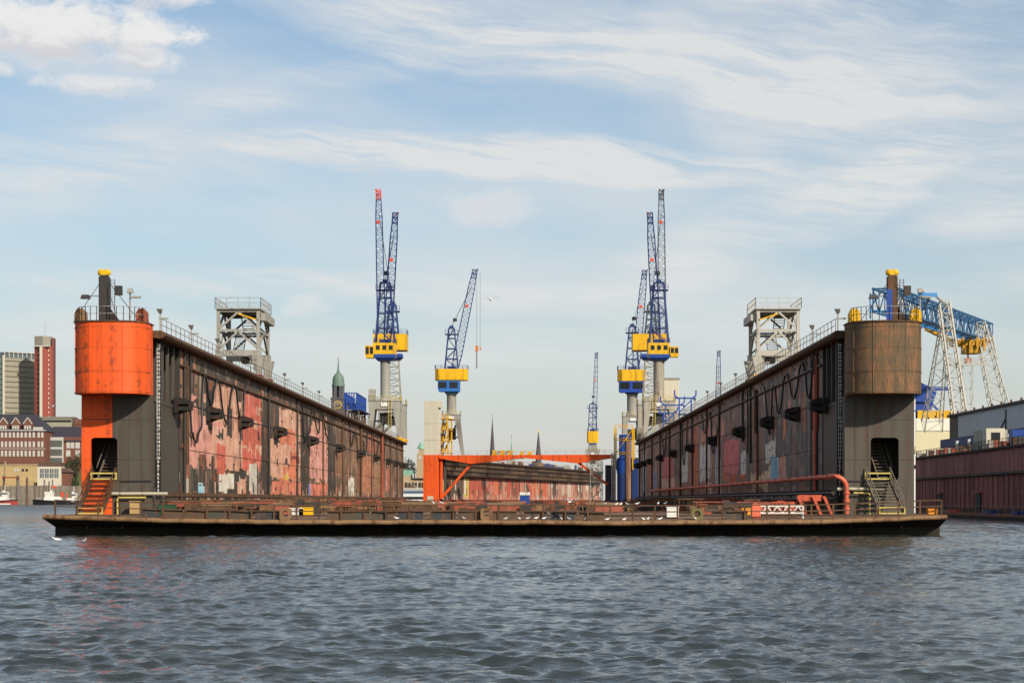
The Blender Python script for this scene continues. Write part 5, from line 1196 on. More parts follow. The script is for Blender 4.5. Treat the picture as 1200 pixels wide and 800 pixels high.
def sheds():
    x0 = 86.0
    t = thing('grey_shed', 'long light grey metal shed with sloping roofline beyond the maroon dock wall', 'shed', (x0, 400, 0))
    Ye = x0 * FPX / (1113 - VPX) - 400; n = 9; Ls = -150
    m = MB(); m.box(.15, 40, Ls, Ye, 0, 19.6); m.build('wall', M_lgrey, t)
    mt = paint('shed_cladding', (.46, .47, .47), .55, streak=.12, var=.05)
    for i in range(n):
        ya, yb = Ls + (Ye - 8 - Ls) * i / n, Ls + (Ye - 8 - Ls) * (i + 1) / n
        MB().box(0, .15, ya + .05, yb - .05, 9, 19.6).build('cladding_panel', mt, t)
    MB().box(-.03, .15, Ye - 8, Ye, 9, 19.6).build('brown_door', paint('brown_door', (.10, .075, .05), .7, var=.1), t)
    MB().box(-.5, 40, Ls, Ye + .4, 19.62, 20.1).build('roof', paint('roof_edge', (.08, .065, .05), .8), t)
    m = MB()
    for i in range(26): m.box(-.42, -.1, Ls + 4 + i * 7.5, Ls + 4.3 + i * 7.5, 20.1, 20.6)
    tag(m.build('roof_bracket', M_rust, t), kind='stuff')
    m = MB(); m.beam((-.1, -36, 12), (-.1, -36, 19), .2); m.beam((-.1, -36, 17.5), (-.1, -26, 13), .18); m.build('wall_strut', M_dark, t)
    x1 = 79.0
    t = thing('workshop_annex', 'low white workshop with broad navy blue fascia in front of the grey shed', 'workshop', (x1, 370, 0))
    Ye = x1 * FPX / (1104 - VPX) - 370; Ls = -120
    m = MB(); m.box(.3, 6.5, Ls, Ye, 0, 12.5); m.build('wall', M_wgrey, t)
    MB().box(-.3, 6.6, Ls, Ye + .3, 12.52, 14.2).build('fascia', paint('navy_fascia', C(52, 66, 110), .6, streak=.15), t)
    pn = MB().box(.22, .3, -1.3, 1.3, 9.5, 12.0).mesh('window'); pn.materials.append(paint('pale_glazing', (.38, .44, .48), .3))
    for i in range(30): inst(pn, 'window', t, (0, Ls + 3 + i * 4.0, 0))
    m = MB()
    for i in range(12): m.tube((-1.5, Ls + 6 + i * 10, 8), (-1.5, Ls + 6 + i * 10, 13.4), .3, 8)
    m.build('vent_stack', M_white, t)
    Y = 470; xa, xb = X(1050, Y), X(1114, Y)
    t = thing('cream_hall', 'pale cream hall with white upper band between the brown drum and the grey shed', 'hall', (xa, Y, 0))
    w_ = xb - xa; zt = Z(490, Y); m = MB(); m.box(0, w_, 0, 30, 0, zt - 2.9); m.build('wall', paint('pale_cream_wall', (.62, .55, .34), .6, streak=.06, var=.04), t)
    MB().box(-.15, w_ + .15, -.15, 30.2, zt - 2.88, zt).build('upper_band', paint('cream_band', (.72, .69, .56), .6, streak=.06, var=.03), t)
    for a in (5.6, 9.6): MB().box(a, a + 1, -.08, 0, 12.2, 12.6).build('vent', M_dark, t)
    # blue slewing crane top with yellow counterweight
    Y = 520; t = thing('slewing_crane', 'blue crane stump with yellow counterweight seen past the brown drum', 'crane', (X(1082, Y), Y, 0)); s = Y / FPX
    zz = lambda q: Z(q, Y)
    m = MB(); m.slab([(-2.8, zz(492)), (1.4, zz(489)), (2.6, zz(468)), (3.4, zz(457)), (-2, zz(446)), (-2.6, zz(470))], -1.2, 1.2); m.box(2.2, 6.2, -.6, .6, zz(457.5), zz(453)); m.beam((2, 0, zz(472)), (4.6, 0, zz(484)), .5); m.box(-2.6, 1.6, -2, 2, zz(471), zz(464)); m.build('crane_frame', M_blue, t)
    m = MB(); m.box(-1.8, 3.0, -1.8, 1.8, zz(493), zz(481)); m.box(3.2, 8.0, -1.8, 1.8, zz(493), zz(481)); m.build('counterweight', M_yellow, t)
    MB().tube((0, 1, 0), (0, 1, zz(492)), 1.6, 12).build('pedestal', M_lgrey, t, 40)
sheds()

def gantry():
    t = thing('gantry_crane', 'big portal gantry crane, light blue lattice girder on white lattice legs', 'gantry crane', (X(1100, 430), 430, 0)); O = Vector(t.location)
    L = lambda px, py, Y: P(px, py, Y) - O
    a, b = L(1036, 351, 392), L(1153, 390, 515); g = MB(); g.lattice(a, b, 4.4, 4.4, 22, .42, .2, 4.4, 4.4)
    girder = g.build('girder', paint('dull_blue_paint', C(44, 98, 140, .85), .55, streak=.3), t)
    d = (b - a).normalized(); dn = Vector((d.y, -d.x, 0)).normalized()
    m = MB()
    for k in (-1.6, 1.6): m.beam(a + dn * k + Vector((0, 0, -2.3)), b + dn * k + Vector((0, 0, -2.3)), .5, .7)
    m.build('rail_beam', M_sky_blue, girder)
    m = MB(); p = L(1096, 345.5, 415); q = L(1078, 345.5, 402); m.beam(p, q, .9, .8); m.beam(p + Vector((-2.5, 0, -3)), q + Vector((2, 0, -.2)), .4); m.build('cross_head', M_sky_blue, girder)
    m = MB(); c = a.lerp(b, .03); 
    for k in range(3): m.beam(c + Vector((-1.5 - k, 0, 1.5)), c + Vector((-3.5, 0, -1.5 - k)), .25)
    m.build('end_frame', M_sky_blue, girder)
    MB().box(*[v for ax in ((L(1058, 0, 405).x, L(1065, 0, 405).x), (a.lerp(b, .2).y - 5.2, a.lerp(b, .2).y - 5.0), (L(0, 357, 405).z, L(0, 344, 405).z)) for v in ax]).build('notice', M_white, girder)
    def leg(p0, p1, w0, w1, n, r, name='leg'):
        m = MB(); m.lattice(p0, p1, w0, w1, n, r * .42, r * .2); return m.build(name, M_wgrey, t)
    leg(L(1106, 356, 428), L(1126, 497, 418), 2.2, 2.6, 10, .75)
    leg(L(1106, 385, 436), L(1092, 500, 452), 1.6, 4.0, 9, .5)
    leg(L(1148, 380, 492), L(1174, 490, 480), 2.2, 4.2, 11, .6)
    m = MB(); m.path([L(1096, 346, 424), L(1114, 362, 430), L(1118, 385, 432)], .28, 6); m.path([L(1141, 379, 490), L(1150, 383, 494), L(1163, 394, 497), L(1168, 420, 494)], .28, 6); m.build('leg_head', M_wgrey, t)
    leg(L(1133, 428, 455), L(1133, 500, 455), 2.3, 2.3, 8, .3, 'stair_tower')
    m = MB(); p, q = L(1112, 427.5, 440), L(1156, 427, 478); m.beam(p, q, 1.4, .4); m.rail([p + Vector((0, 0, .2)), q + Vector((0, 0, .2))], 1.3, 2.5, .12); m.beam(L(1133, 428, 455), L(1137, 418, 455), .4); m.build('walkway', M_wgrey, t)
    c = a.lerp(b, .80) + Vector((0, 0, -4.2)); m = MB(); m.box(c.x - 4.0, c.x + 3.6, c.y - 3, c.y + 3, c.z - .3, c.z + 1.0); m.box(c.x - 1.2, c.x + 2.6, c.y - 2.5, c.y + 2.5, c.z - 2.2, c.z - .3)
    m.beam(c + Vector((-3.5, 0, .6)), c + Vector((-12, -9, 3.2)), .9, .8)
    for k in range(5): m.box(c.x - 3.8 + k * 1.7, c.x - 3.3 + k * 1.7, c.y - 3.4, c.y - 3, c.z - 1.8 + (k % 2), c.z + 1.6); m.beam((c.x - 3.8 + k * 1.7, c.y - 3.3, c.z - 1.6), (c.x - 2.2 + k * 1.7, c.y - 3.3, c.z + 1.2), .25)
    tr = m.build('trolley', paint('amber_yellow_paint', C(190, 140, 20), .55, rust=.2, dirt=.4), t, label='yellow trolley under the blue girder')
    m = MB(); m.box(c.x - .7, c.x + .7, c.y - 1, c.y + 1, c.z - 4.4, c.z - 3.2); m.tube((c.x, c.y, c.z - 3.2), (c.x, c.y, c.z - 2.1), .2, 6); m.build('hook_block', M_redtip, tr)
gantry()

# ------------------------------------------------------------------ far bank
def land():
    m = MB(); m.box(-4000, -30, 1205, 9000, -2, 1.6); m.box(-30, 4000, 1205, 9000, -2, 1.6)
    tag(m.build('ground', paint('far_ground', (.10, .10, .07), .9)), kind='structure')
    # hill behind the left quay
    xs_ = np.linspace(X(-260, 1300), X(150, 1300), 40); ys_ = np.linspace(1222, 1500, 24); v = []; f = []
    for y in ys_:
        for x in xs_:
            tt = min(1, max(0, (y - 1222) / 45)); e = min(1, max(0, (x - xs_[0]) / 30), max(0, (xs_[-1] - x) / 18)); v.append((x, y, 1.5 + 18 * tt * tt * (3 - 2 * tt) * e + math.sin(x * .21) * .6 * tt + math.sin(y * .13 + x * .05) * .5 * tt))
    nx = len(xs_)
    for j in range(len(ys_) - 1):
        for i in range(nx - 1): f.append((j * nx + i, j * nx + i + 1, (j + 1) * nx + i + 1, (j + 1) * nx + i))
    tag(MB().add(v, f).build('hill', paint('grassy_slope', (.07, .085, .03), .9, var=.3), smooth=60), kind='structure')
land()

def fbox(mb, p0, p1, q0, q1, Y, depth, O):
    return mb.box(X(p0, Y) - O[0], X(p1, Y) - O[0], Y - O[1], Y + depth - O[1], Z(q1, Y) - O[2], Z(q0, Y) - O[2])

M_brick = paint('red_brick', (.165, .066, .042), .85, var=.15, dirt=.15, scale=.3)
M_slate = paint('slate_roof', (.035, .033, .042), .7, var=.15, scale=.3)
M_frame = paint('white_window', (.46, .44, .39), .6, var=.05)
M_tan = paint('tan_wall', (.42, .30, .14), .8, var=.1, scale=.3)
M_sand = paint('sandstone', (.38, .28, .165), .8, var=.15, scale=.4)
M_copper = paint('green_copper', (.20, .38, .27), .6, streak=.2, scale=.4)
M_concrete = paint('quay_concrete', (.24, .20, .15), .85, streak=.5, var=.35, scale=.25, dirt=.3)

def far_left():
    Y = 1260; O = (X(20, Y), Y, Z(566, Y))
    t = thing('brick_building', 'red brick block with dark hipped roof and three white-edged gables on the hillside', 'building', O)
    m = MB(); fbox(m, -40, 53, 505, 566, Y, 30, O); m.build('wall', M_brick, t)
    x0, x1 = X(-40, Y) - O[0] - .6, X(53.5, Y) - O[0] + .4; zr0, zr1 = Z(505, Y) - O[2], Z(484, Y) - O[2]
    m = MB(); m.add([(x0, -1, zr0), (x1, -1, zr0), (x1, 31, zr0), (x0, 31, zr0), (x0 + 9, 14, zr1), (x1 - 9.5, 14, zr1)], [(0, 1, 5, 4), (1, 2, 5), (2, 3, 4, 5), (3, 0, 4), (3, 2, 1, 0)]); m.build('roof', M_slate, t)
    win = MB(); win.box(-.72, .72, -.2, 0, 0, 3.6); wm = win.mesh('window'); wm.materials.append(M_frame)
    for px in (2.5, 7, 11.7, 16.3, 21, 25.5, 30.2, 35, 39.7, 45.4, 49.6):
        for py in (512.5, 523.7, 534.5): inst(wm, 'window', t, (X(px, Y) - O[0], 0, Z(py, Y) - O[2]))
    wm2 = MB().box(-.55, .55, -.2, 0, 0, 2.2).mesh('window'); wm2.materials.append(M_frame)
    for px in (4.5, 19, 33):
        xg = X(px, Y) - O[0]; zb, zt = Z(503, Y) - O[2], Z(489.5, Y) - O[2]; h = zt - zb
        MB().slab([(xg - 2.6, zb), (xg + 2.6, zb), (xg + 2.6, zb + h * .5), (xg, zt), (xg - 2.6, zb + h * .5)], -1.3, 4).build('gable', M_brick, t)
        m = MB(); m.beam((xg - 2.8, -1.4, zb + h * .48), (xg, -1.4, zt + .2), .5); m.beam((xg + 2.8, -1.4, zb + h * .48), (xg, -1.4, zt + .2), .5); m.build('gable_trim', M_frame, t)
        for k in (-1.5, 0, 1.5): inst(wm2, 'window', t, (xg + k, -1.35, zb + .2))
    for px in (40.5, 42.8, 45.1, 47.5, 49.8): inst(wm2, 'window', t, (X(px, Y) - O[0], -1.05, zr0 + .3), scale=(1.0, 1, 1.05))
    m = MB(); fbox(m, -40, 53.3, 525.2, 525.9, Y - .25, .25, O); fbox(m, -40, 53.3, 503.4, 504.6, Y - 1.3, 1.2, O); m.build('string_course', M_frame, t)
    Y = 1275; O = (X(72, Y), Y, Z(566, Y))
    t = thing('brick_building', 'lower brick house with white window bay and long dark roof beside the gabled block', 'building', O)
    m = MB(); fbox(m, 53.6, 96, 512, 566, Y, 24, O); m.build('wall', M_brick, t)
    x0, x1 = X(53.6, Y) - O[0], X(96, Y) - O[0]; zr0, zr1 = Z(517, Y) - O[2], Z(499, Y) - O[2]
    m = MB(); m.add([(x0, -1, zr0), (x1, -1, zr0), (x1, 25, zr0), (x0, 25, zr0), (x0 + 2, 11, zr1), (x1 - 3, 11, zr1)], [(0, 1, 5, 4), (1, 2, 5), (2, 3, 4, 5), (3, 0, 4), (3, 2, 1, 0)]); m.build('roof', M_slate, t)
    m = MB(); fbox(m, 53.8, 74, 512, 548, Y - 1.5, 1.5, O); bay = m.build('bay', M_frame, t)
    gl = MB().box(-.7, .7, -.12, 0, 0, 4.2).mesh('window'); gl.materials.append(paint('dull_glass', (.10, .11, .10), .3))
    for px in (55.3, 57.7, 60.1, 62.5, 64.9, 67.3, 69.7, 72.1):
        for py in (523.5, 533.8, 544): inst(gl, 'window', bay, (X(px, Y) - O[0], -1.5, Z(py, Y) - O[2]))
    wm = MB().box(-1.4, 1.4, -.2, 0, 0, 4.2).mesh('window'); wm.materials.append(M_frame)
    for px in (80.5, 84.5, 91): inst(wm, 'window', t, (X(px, Y) - O[0], 0, Z(525, Y) - O[2]))
    for px in (80, 91): inst(wm, 'window', t, (X(px, Y) - O[0], 0, Z(535, Y) - O[2]))
    # slab block and red tower
    Y = 1560; O = (X(20, Y), Y, 15)
    t = thing('office_block', 'grey beige slab block with ten banded storeys', 'building', O)
    x0, xm, x1 = X(-20, Y) - O[0], X(5.5, Y) - O[0], X(38.4, Y) - O[0]; zt, zb = Z(419, Y) - O[2], 0
    mw = paint('slab_concrete', (.30, .27, .20), .8, streak=.12, var=.08, scale=.3)
    m = MB(); m.prism([(x0, 6), (xm, 0), (x1, 22), (x1, 34), (x0, 30)], zb, zt); m.build('wall', mw, t)
    # banded storeys on the angled face
    a, b = Vector((xm, 0, 0)), Vector((x1, 22, 0)); nrm = Vector((b.y - a.y, -(b.x - a.x), 0)).normalized()
    band = paint('balcony_band', (.20, .185, .15), .8)
    for k in range(12):
        z = zt - 2 - k * 4.05; m = MB(); p, q = a + nrm * .25 + Vector((0, 0, z)), b + nrm * .25 + Vector((0, 0, z)); m.beam(p, q, .9, .55); m.build('floor_band', band, t)
    m = MB()
    for k in range(1, 24):
        p = a.lerp(b, k / 24) + nrm * .1; m.beam(p + Vector((0, 0, zb)), p + Vector((0, 0, zt)), .22)
    m.build('fin', paint('pale_fin', (.36, .33, .26), .8), t)
    m = MB(); c1, c2 = Vector((xm - 1, -.4, 0)), Vector((x0, 5.4, 0)); m.beam(Vector((xm - .6, -.3, zb)), Vector((xm - .6, -.3, zt + 2)), 1.6); m.build('corner_pier', M_cream, t)
    gm = MB().box(-1.7, 1.7, -.2, 0, 0, 3.1).mesh('window'); gm.materials.append(paint('green_glass', (.16, .22, .20), .3))
    for k in range(12):
        for i in range(3): o = inst(gm, 'window', t, (xm - 4 - i * 4.2, 1.1 + i * 1.52 - .3, zt - 4.4 - k * 4.05), rot=(0, 0, -math.atan2(6, xm - x0)))
    m = MB(); m.prism([(x0, 8), (xm + 1, 1.5), (x1 - .5, 22.5), (x1 - .5, 33), (x0, 29)], zt, zt + 4.6); m.build('roof_storey', paint('roof_glass', (.10, .13, .14), .3), t)
    m = MB()
    for k in range(9):
        p = (a + nrm * .2).lerp(b + nrm * .2, k / 8); m.beam(p + Vector((0, 0, zt)), p + Vector((0, 0, zt + 4.6)), .7)
    m.beam(a + nrm * .2 + Vector((0, 0, zt + 4.7)), b + nrm * .2 + Vector((0, 0, zt + 4.7)), 1.2, .8); m.build('roof_frame', M_frame, t)
    Y = 1540; O = (X(50, Y), Y, 15); t = thing('red_tower', 'slim red clad tower with concrete cap and mast', 'building', O); mr = paint('red_cladding', (.26, .06, .04), .7, var=.08); mr2 = paint('shaded_red_cladding', (.17, .05, .045), .7, var=.08)
    zt = Z(405, Y) - O[2]; w0, wm_, w1 = X(39.2, Y) - O[0], X(50, Y) - O[0], X(60.2, Y) - O[0]
    m = MB(); m.prism([(w0, 3), (wm_, 0), (w1 - 1.0, 6), (w1 - 1.0, 14), (w0, 14)], 0, zt); m.build('shaft', mr, t)
    m = MB(); m.prism([(w0, 3), (wm_, 0), (w1 - 2, 5), (w1 - 2, 14), (w0, 14)], zt, Z(393.5, Y) - O[2]); m.build('cap', paint('cap_concrete', (.26, .235, .19), .8, var=.06), t)
    m = MB(); m.prism([(w1 - 1.0, 6), (w1, 6.6), (w1, 14), (w1 - 1.0, 14)], 0, Z(395, Y) - O[2]); m.build('fin', mr2, t)  # shaded right side of the tower, put into the colour as darker red
    xa, xb = X(46.4, Y) - O[0], X(49.6, Y) - O[0]; m = MB(); m.box(xa, xb, .0, 3, 0, zt - .5); m.build('cream_strip', M_cream, t)
    dk = MB().box(-.75, .75, -.25, 0, 0, 2.2).mesh('window'); dk.materials.append(M_glass); wh = MB().box(-.45, .45, -.3, 0, 0, 1.4).mesh('window'); wh.materials.append(M_frame)
    for k in range(15):
        z = zt - 4.2 - k * 3.65; inst(dk, 'window', t, (X(44.9, Y) - O[0], 1.2, z)); inst(wh, 'window', t, (X(55.6, Y) - O[0], 3.35, z), rot=(0, 0, .6))
    MB().box(w0, w1 - 2, -.1, 4, zt - .6, zt + .2).build('white_band', M_frame, t)
    m = MB(); xx = X(50.6, Y) - O[0]; m.tube((xx, 6, Z(393.5, Y) - O[2]), (xx, 6, Z(377, Y) - O[2]), .16, 6); m.build('mast', M_lgrey, t)
    Y = 1480; O = (X(66, Y), Y, 12); t = thing('flat_roof_block', 'low grey flat-roofed block peeping over the dark roofs', 'building', O); m = MB(); fbox(m, 42, 84, 490, 520, Y, 20, O); m.build('wall', mw, t); m = MB(); fbox(m, 41.5, 84.5, 488, 490, Y - .5, 21, O); m.build('roof', band, t)
    gm2 = MB().box(-.9, .9, -.1, 0, 0, 1.6).mesh('window'); gm2.materials.append(M_glass)
    for i in range(14): inst(gm2, 'window', t, (X(44.5 + i * 2.9, Y) - O[0], 0, Z(494.5, Y) - O[2]))
    O = (X(92, Y), Y, 12); t = thing('brick_gable_house', 'small red brick gable house beside the orange dock head', 'building', O); m = MB(); fbox(m, 86, 99, 497, 520, Y, 10, O); m.build('wall', M_brick, t); m = MB(); xg0, xg1 = X(86, Y) - O[0], X(99, Y) - O[0]; z0 = Z(497, Y) - O[2]; m.slab([(xg0 - .4, z0), (xg1 + .4, z0), ((xg0 + xg1) / 2, z0 + 4)], -.5, 10.5); m.build('roof', M_brick, t); m = MB(); m.box(xg0 + .2, xg0 + 1.4, 1, 3, z0, z0 + 5.5); m.build('chimney', M_brick, t)
    # buildings on the quay
    Y = 1215; O = (X(20, Y), Y, 1.6); t = thing('tan_warehouse', 'long tan flat warehouse on the quay below the gabled block', 'building', O)
    m = MB(); fbox(m, -40, 43.5, 545, 565, Y, 12, O); fbox(m, -40, 38.5, 562, 588, Y - 2, 12, O); m.build('wall', M_tan, t); m = MB(); fbox(m, -40, 44, 543.6, 545, Y - .4, 12.6, O); m.build('roof_edge', M_sand, t)
    m = MB(); fbox(m, 5.5, 6.6, 540, 563, Y - .6, .5, O); m.build('pier', M_sand, t)
    for k, px in enumerate((16.5, 20, 25.5, 30)): m = MB(); fbox(m, px, px + 2.6, 549, 552, Y - .15, .15, O); m.build('window', M_glass if k > 1 else M_frame, t)
    O = (X(58, Y), Y, 1.6); t = thing('glazed_pavilion', 'pale pavilion with tall glazed front and brown roof on the quay', 'building', O)
    m = MB(); fbox(m, 43.6, 71.5, 546.5, 588, Y, 11, O); m.build('wall', M_cream, t); m = MB(); fbox(m, 44.5, 70.8, 541.5, 546.5, Y + 1, 9, O); m.build('roof', paint('brown_roof', (.10, .06, .045), .8), t)
    for k in range(4): m = MB(); px = 46.8 + k * 5.7; fbox(m, px, px + 4.6, 549, 559.5, Y - .15, .15, O); wdw = m.build('window', paint('pavilion_glass', (.12, .14, .14), .2), t); m = MB(); fbox(m, px + 2.1, px + 2.5, 549, 559.5, Y - .3, .14, O); fbox(m, px, px + 4.6, 554, 554.5, Y - .3, .13, O); m.build('mullion', M_frame, wdw)
    O = (X(77, Y), Y, 1.6); t = thing('brown_roof_shed', 'little shed with brown pitched roof under the trees', 'building', O); m = MB(); fbox(m, 72.5, 82, 553, 588, Y + 2, 8, O); m.build('wall', M_brick, t); xa, xb = X(71.8, Y) - O[0], X(83, Y) - O[0]; z0, z1 = Z(553, Y) - O[2], Z(548, Y) - O[2]; m = MB(); m.slab([(xa, z0), (xb, z0), (xa + 3, z1), (xa, z1)], 1, 11); m.build('roof', MATS['brown_roof'], t)
    O = (X(40, 1200), 1200, -1); t = thing('quay_wall', 'weathered concrete quay wall along the far bank', 'quay wall', O); n = 24
    for i in range(n):
        p0, p1 = -60 + 170 * i / n, -60 + 170 * (i + 1) / n; m = MB(); fbox(m, p0 + .06, p1 - .06, 569 + random.uniform(-.6, .6), 594, 1200, 5, O); m.build('wall_section', M_concrete, t)
    m = MB(); fbox(m, -60, 110, 571, 594, 1201, 4, O); m.build('core', M_concrete, t)
    mp = [paint('pile_brown', (.13, .075, .05), .85, var=.2), paint('pile_grey', (.16, .13, .11), .85)]
    for k, (px, q0, w_) in enumerate(((4.6, 558, 2.6), (21, 558.5, 3.8), (31.7, 560.5, 2.6), (52, 563, 1.8), (57.5, 565, 1.6), (61.5, 563, 1.5), (41, 566, 1.3))):
        Yp = 1150; t = thing('mooring_pile', ['broad brown pile at the left picture edge', 'thickest brown pile left of the tug', 'brown pile just left of the tug bow', 'slim grey pile above the tug wheelhouse', 'grey pile behind the tug mast', 'slim pile at the stern side of the tug', 'thin pile above the tug bow'][k], 'mooring pile', (X(px, Yp), Yp, -1), 0, 'mooring piles along the quay')
        r = w_ / 2 * Yp / FPX; MB().tube((0, 0, 0), (0, 0, Z(q0, Yp) + 1), r, 12).build('shaft', mp[k % 2], t, 40); MB().lathe([(r * 1.15, 0), (r * 1.15, .4), (r * .4, .9)], (0, 0, Z(q0, Yp) + 1), 12).build('cap', mp[1], t, 40)
    Yp = 1150; t = thing('jetty_beam', 'rusty cross beam laid over two broad piles', 'beam', (X(13, Yp), Yp, Z(559.5, Yp)), 0); MB().box(X(3, Yp) - X(13, Yp), X(23, Yp) - X(13, Yp), -2.2, -1.3, -.3, .5).build('beam', M_rustred, t)
far_left()

def boat(label, px, Y, L, hullm, heading=0, cabin=True, name='tugboat', stripe=None, flag=False, h=2.2, cat='boat'):
    t = thing(name, label, cat, (X(px, Y), Y, 0), heading)
    st = []; n = 12
    for i in range(n + 1):
        u = i / n; w_ = 3.2 * (1 - max(0, u - .55) ** 2 / .2025 * .97) * (1 if u > .08 else .8); sh = h * (1 + .45 * max(0, u - .4)); st.append((-L / 2 + L * u, w_, sh))
    v = []; f = []
    for x, w_, sh in st: v += [(x, -w_, sh), (x, -w_ * .86, -.6), (x, w_ * .86, -.6), (x, w_, sh)]
    for i in range(n):
        for j in range(3): f.append((i * 4 + j, i * 4 + j + 1, (i + 1) * 4 + j + 1, (i + 1) * 4 + j))
        f.append((i * 4 + 3, i * 4, (i + 1) * 4, (i + 1) * 4 + 3))
    f += [(3, 2, 1, 0), tuple(n * 4 + k for k in range(4))]
    hl = MB().add(v, f).build('hull', hullm, t)
    m = MB()
    for (x, w_, sh), (x2, w2, sh2) in zip(st[:-1], st[1:]):
        for s_ in (-1, 1): m.beam((x, s_ * w_, sh), (x2, s_ * w2, sh2), .5, .55)
    m.build('fender_rail', M_black, hl)
    if stripe: m = MB(); m.box(-L / 2 + 1, L * .3, -3.35, -3.25, .2, .9); m.build('stripe', stripe, hl)
    m = MB(); m.frustum((-1, 0, h - .2), (L * .48, 5.0), (-.6, 0, h + 2.5), (L * .40, 4.4)); sup = m.build('deckhouse', M_white, t)
    m = MB(); m.frustum((1.2, 0, h + 2.52), (L * .2, 3.6), (1.2, 0, h + 5.2), (L * .235, 4.0)); wh = m.build('wheelhouse', M_white, t)
    for k in range(4): MB().box(1.2 - L * .1 + k * L * .053, 1.2 - L * .1 + k * L * .053 + L * .038, -2.02, -1.9, h + 3.7, h + 4.7).build('window', M_glass, wh)
    m = MB(); m.tube((.8, 0, h + 5.2), (.8, 0, h + 9), .14, 6); m.beam((.8, -1.2, h + 7), (.8, 1.2, h + 7), .12); m.box(-.2, .6, -1, 1, h + 5.2, h + 6); m.build('mast', M_white, t)
    m = MB(); m.box(-L * .30, -L * .24, -1.8, -.8, h + 2.3, h + 5); m.build('funnel', M_redtip, t)
    m = MB(); m.rail([(L * .22, -2.6, h + .6), (L * .42, -1.2, h + .9)], 1.0, 1.2, .07); m.build('railing', M_white, t)
    if flag: m = MB(); m.tube((-L * .02, 0, h + 2.4), (-L * .02, 0, h + 8.6), .08, 5); m.build('flagstaff', M_white, t); MB().box(-L * .02 - 2.0, -L * .02, -.06, .06, h + 7.2, h + 8.4).build('flag', M_redtip, t)
    return t
boat('white and black harbour tug moored by the quay, seen past the orange dock head', 60.5, 1120, 21.0, paint('tug_black', (.018, .018, .022), .5), R(180), flag=True)
boat('red and white work boat half behind the broad brown piles', 4, 1125, 16, paint('workboat_red', (.30, .03, .025), .5), 0, stripe=M_white, name='work_boat')
boat('dark launch with coloured gear lying astern of the white tug', 85, 1125, 10, paint('launch_dark', (.03, .035, .05), .5), 0, name='launch', h=1.4)

def ferry():
    Y = 880; t = thing('ferry', 'white two-deck passenger ferry with dark window bands in the gap beside the orange post', 'ferry', (X(486, Y), Y, 0)); s = Y / FPX; L = 30 * s
    m = MB(); m.prism([(-L * .9, -3), (L * .85, -3), (L * 1.1, 0), (L * .85, 3), (-L * .9, 3)], -.5, 2.4); m.build('hull', M_white, t)
    MB().box(-L * .85, L * .8, -2.7, 2.7, 2.42, 4.8).build('lower_saloon', M_white, t); MB().box(-L * .8, L * .75, -2.74, 2.74, 3.1, 4.2).build('window_band', M_glass, t)
    MB().box(-L * .8, L * .6, -2.4, 2.4, 4.82, 7.4).build('upper_saloon', paint('ferry_grey_white', (.5, .54, .58), .5), t); MB().box(-L * .78, L * .55, -2.44, 2.44, 5.6, 6.7).build('window_band', paint('ferry_glass', (.06, .09, .13), .2), t)
    MB().box(-L * .9, L * .7, -2.9, 2.9, 7.42, 7.7).build('roof', M_white, t); m = MB(); m.tube((-L * .5, 0, 7.7), (-L * .5, 0, 13), .15, 6); m.tube((L * .1, 0, 7.7), (L * .1, 0, 11), .12, 6); m.beam((-L * .5, 0, 12.5), (L * .1, 0, 8), .08); m.build('mast', M_white, t)
ferry()

def terminal():
    Y = 1230; O = (X(492, Y), Y, 1.6); t = thing('harbour_terminal', 'sandstone terminal with arches, green roof and clock turret with copper spire', 'building', O)
    m = MB(); fbox(m, 452, 530, 557, 590, Y, 20, O); m.build('wall', M_sand, t)
    m = MB(); fbox(m, 450, 484, 550.5, 557, Y + 1, 18, O); m.build('copper_roof', M_copper, t)
    xa, xb = X(483, Y) - O[0], X(531, Y) - O[0]; z0, z1 = Z(561, Y) - O[2], Z(551, Y) - O[2]; m = MB(); m.slab([(xa, z0), (xb, z0), (xb - 2, z1), (xa + 4, z1)], -1, 18); m.build('slate_roof', M_slate, t)
    for px in (483.5, 486.5, 489.5, 492.5): m = MB(); fbox(m, px, px + 1.6, 554.5, 560, Y - 1.8, 2, O); m.build('dormer', M_frame, t)
    arch = MB(); arch.slab([(-.9, 0), (.9, 0), (.9, 2.4)] + [(.9 * math.cos(a), 2.4 + .9 * math.sin(a)) for a in (R(45), R(90), R(135))] + [(-.9, 2.4)], -.15, 0); am = arch.mesh('arch'); am.materials.append(paint('arch_shadow', (.06, .045, .03), .9))
    for px in (476, 480, 484, 488, 492, 496): inst(am, 'arch', t, (X(px, Y) - O[0], 0, Z(571, Y) - O[2]))
    m = MB(); fbox(m, 488.3, 500, 531, 560, Y - 2, 7, O); m.build('turret', M_sand, t); m = MB(); fbox(m, 490.5, 496.5, 525.5, 531, Y - 1, 4, O); m.build('lantern', M_sand, t)
    c = (X(493.4, Y) - O[0], 1.0); zb, zt = Z(525.5, Y) - O[2], Z(517.5, Y) - O[2]; m = MB(); m.lathe([(2.6, 0), (.9, (zt - zb) * .8), (.1, zt - zb)], (c[0], c[1], zb), 8); m.build('spire', M_copper, t)
    m = MB(); m.tube((X(492.2, Y) - O[0], -2.15, Z(536, Y) - O[2]), (X(492.2, Y) - O[0], -2.0, Z(536, Y) - O[2]), .9, 14); m.build('clock', M_frame, t)
terminal()

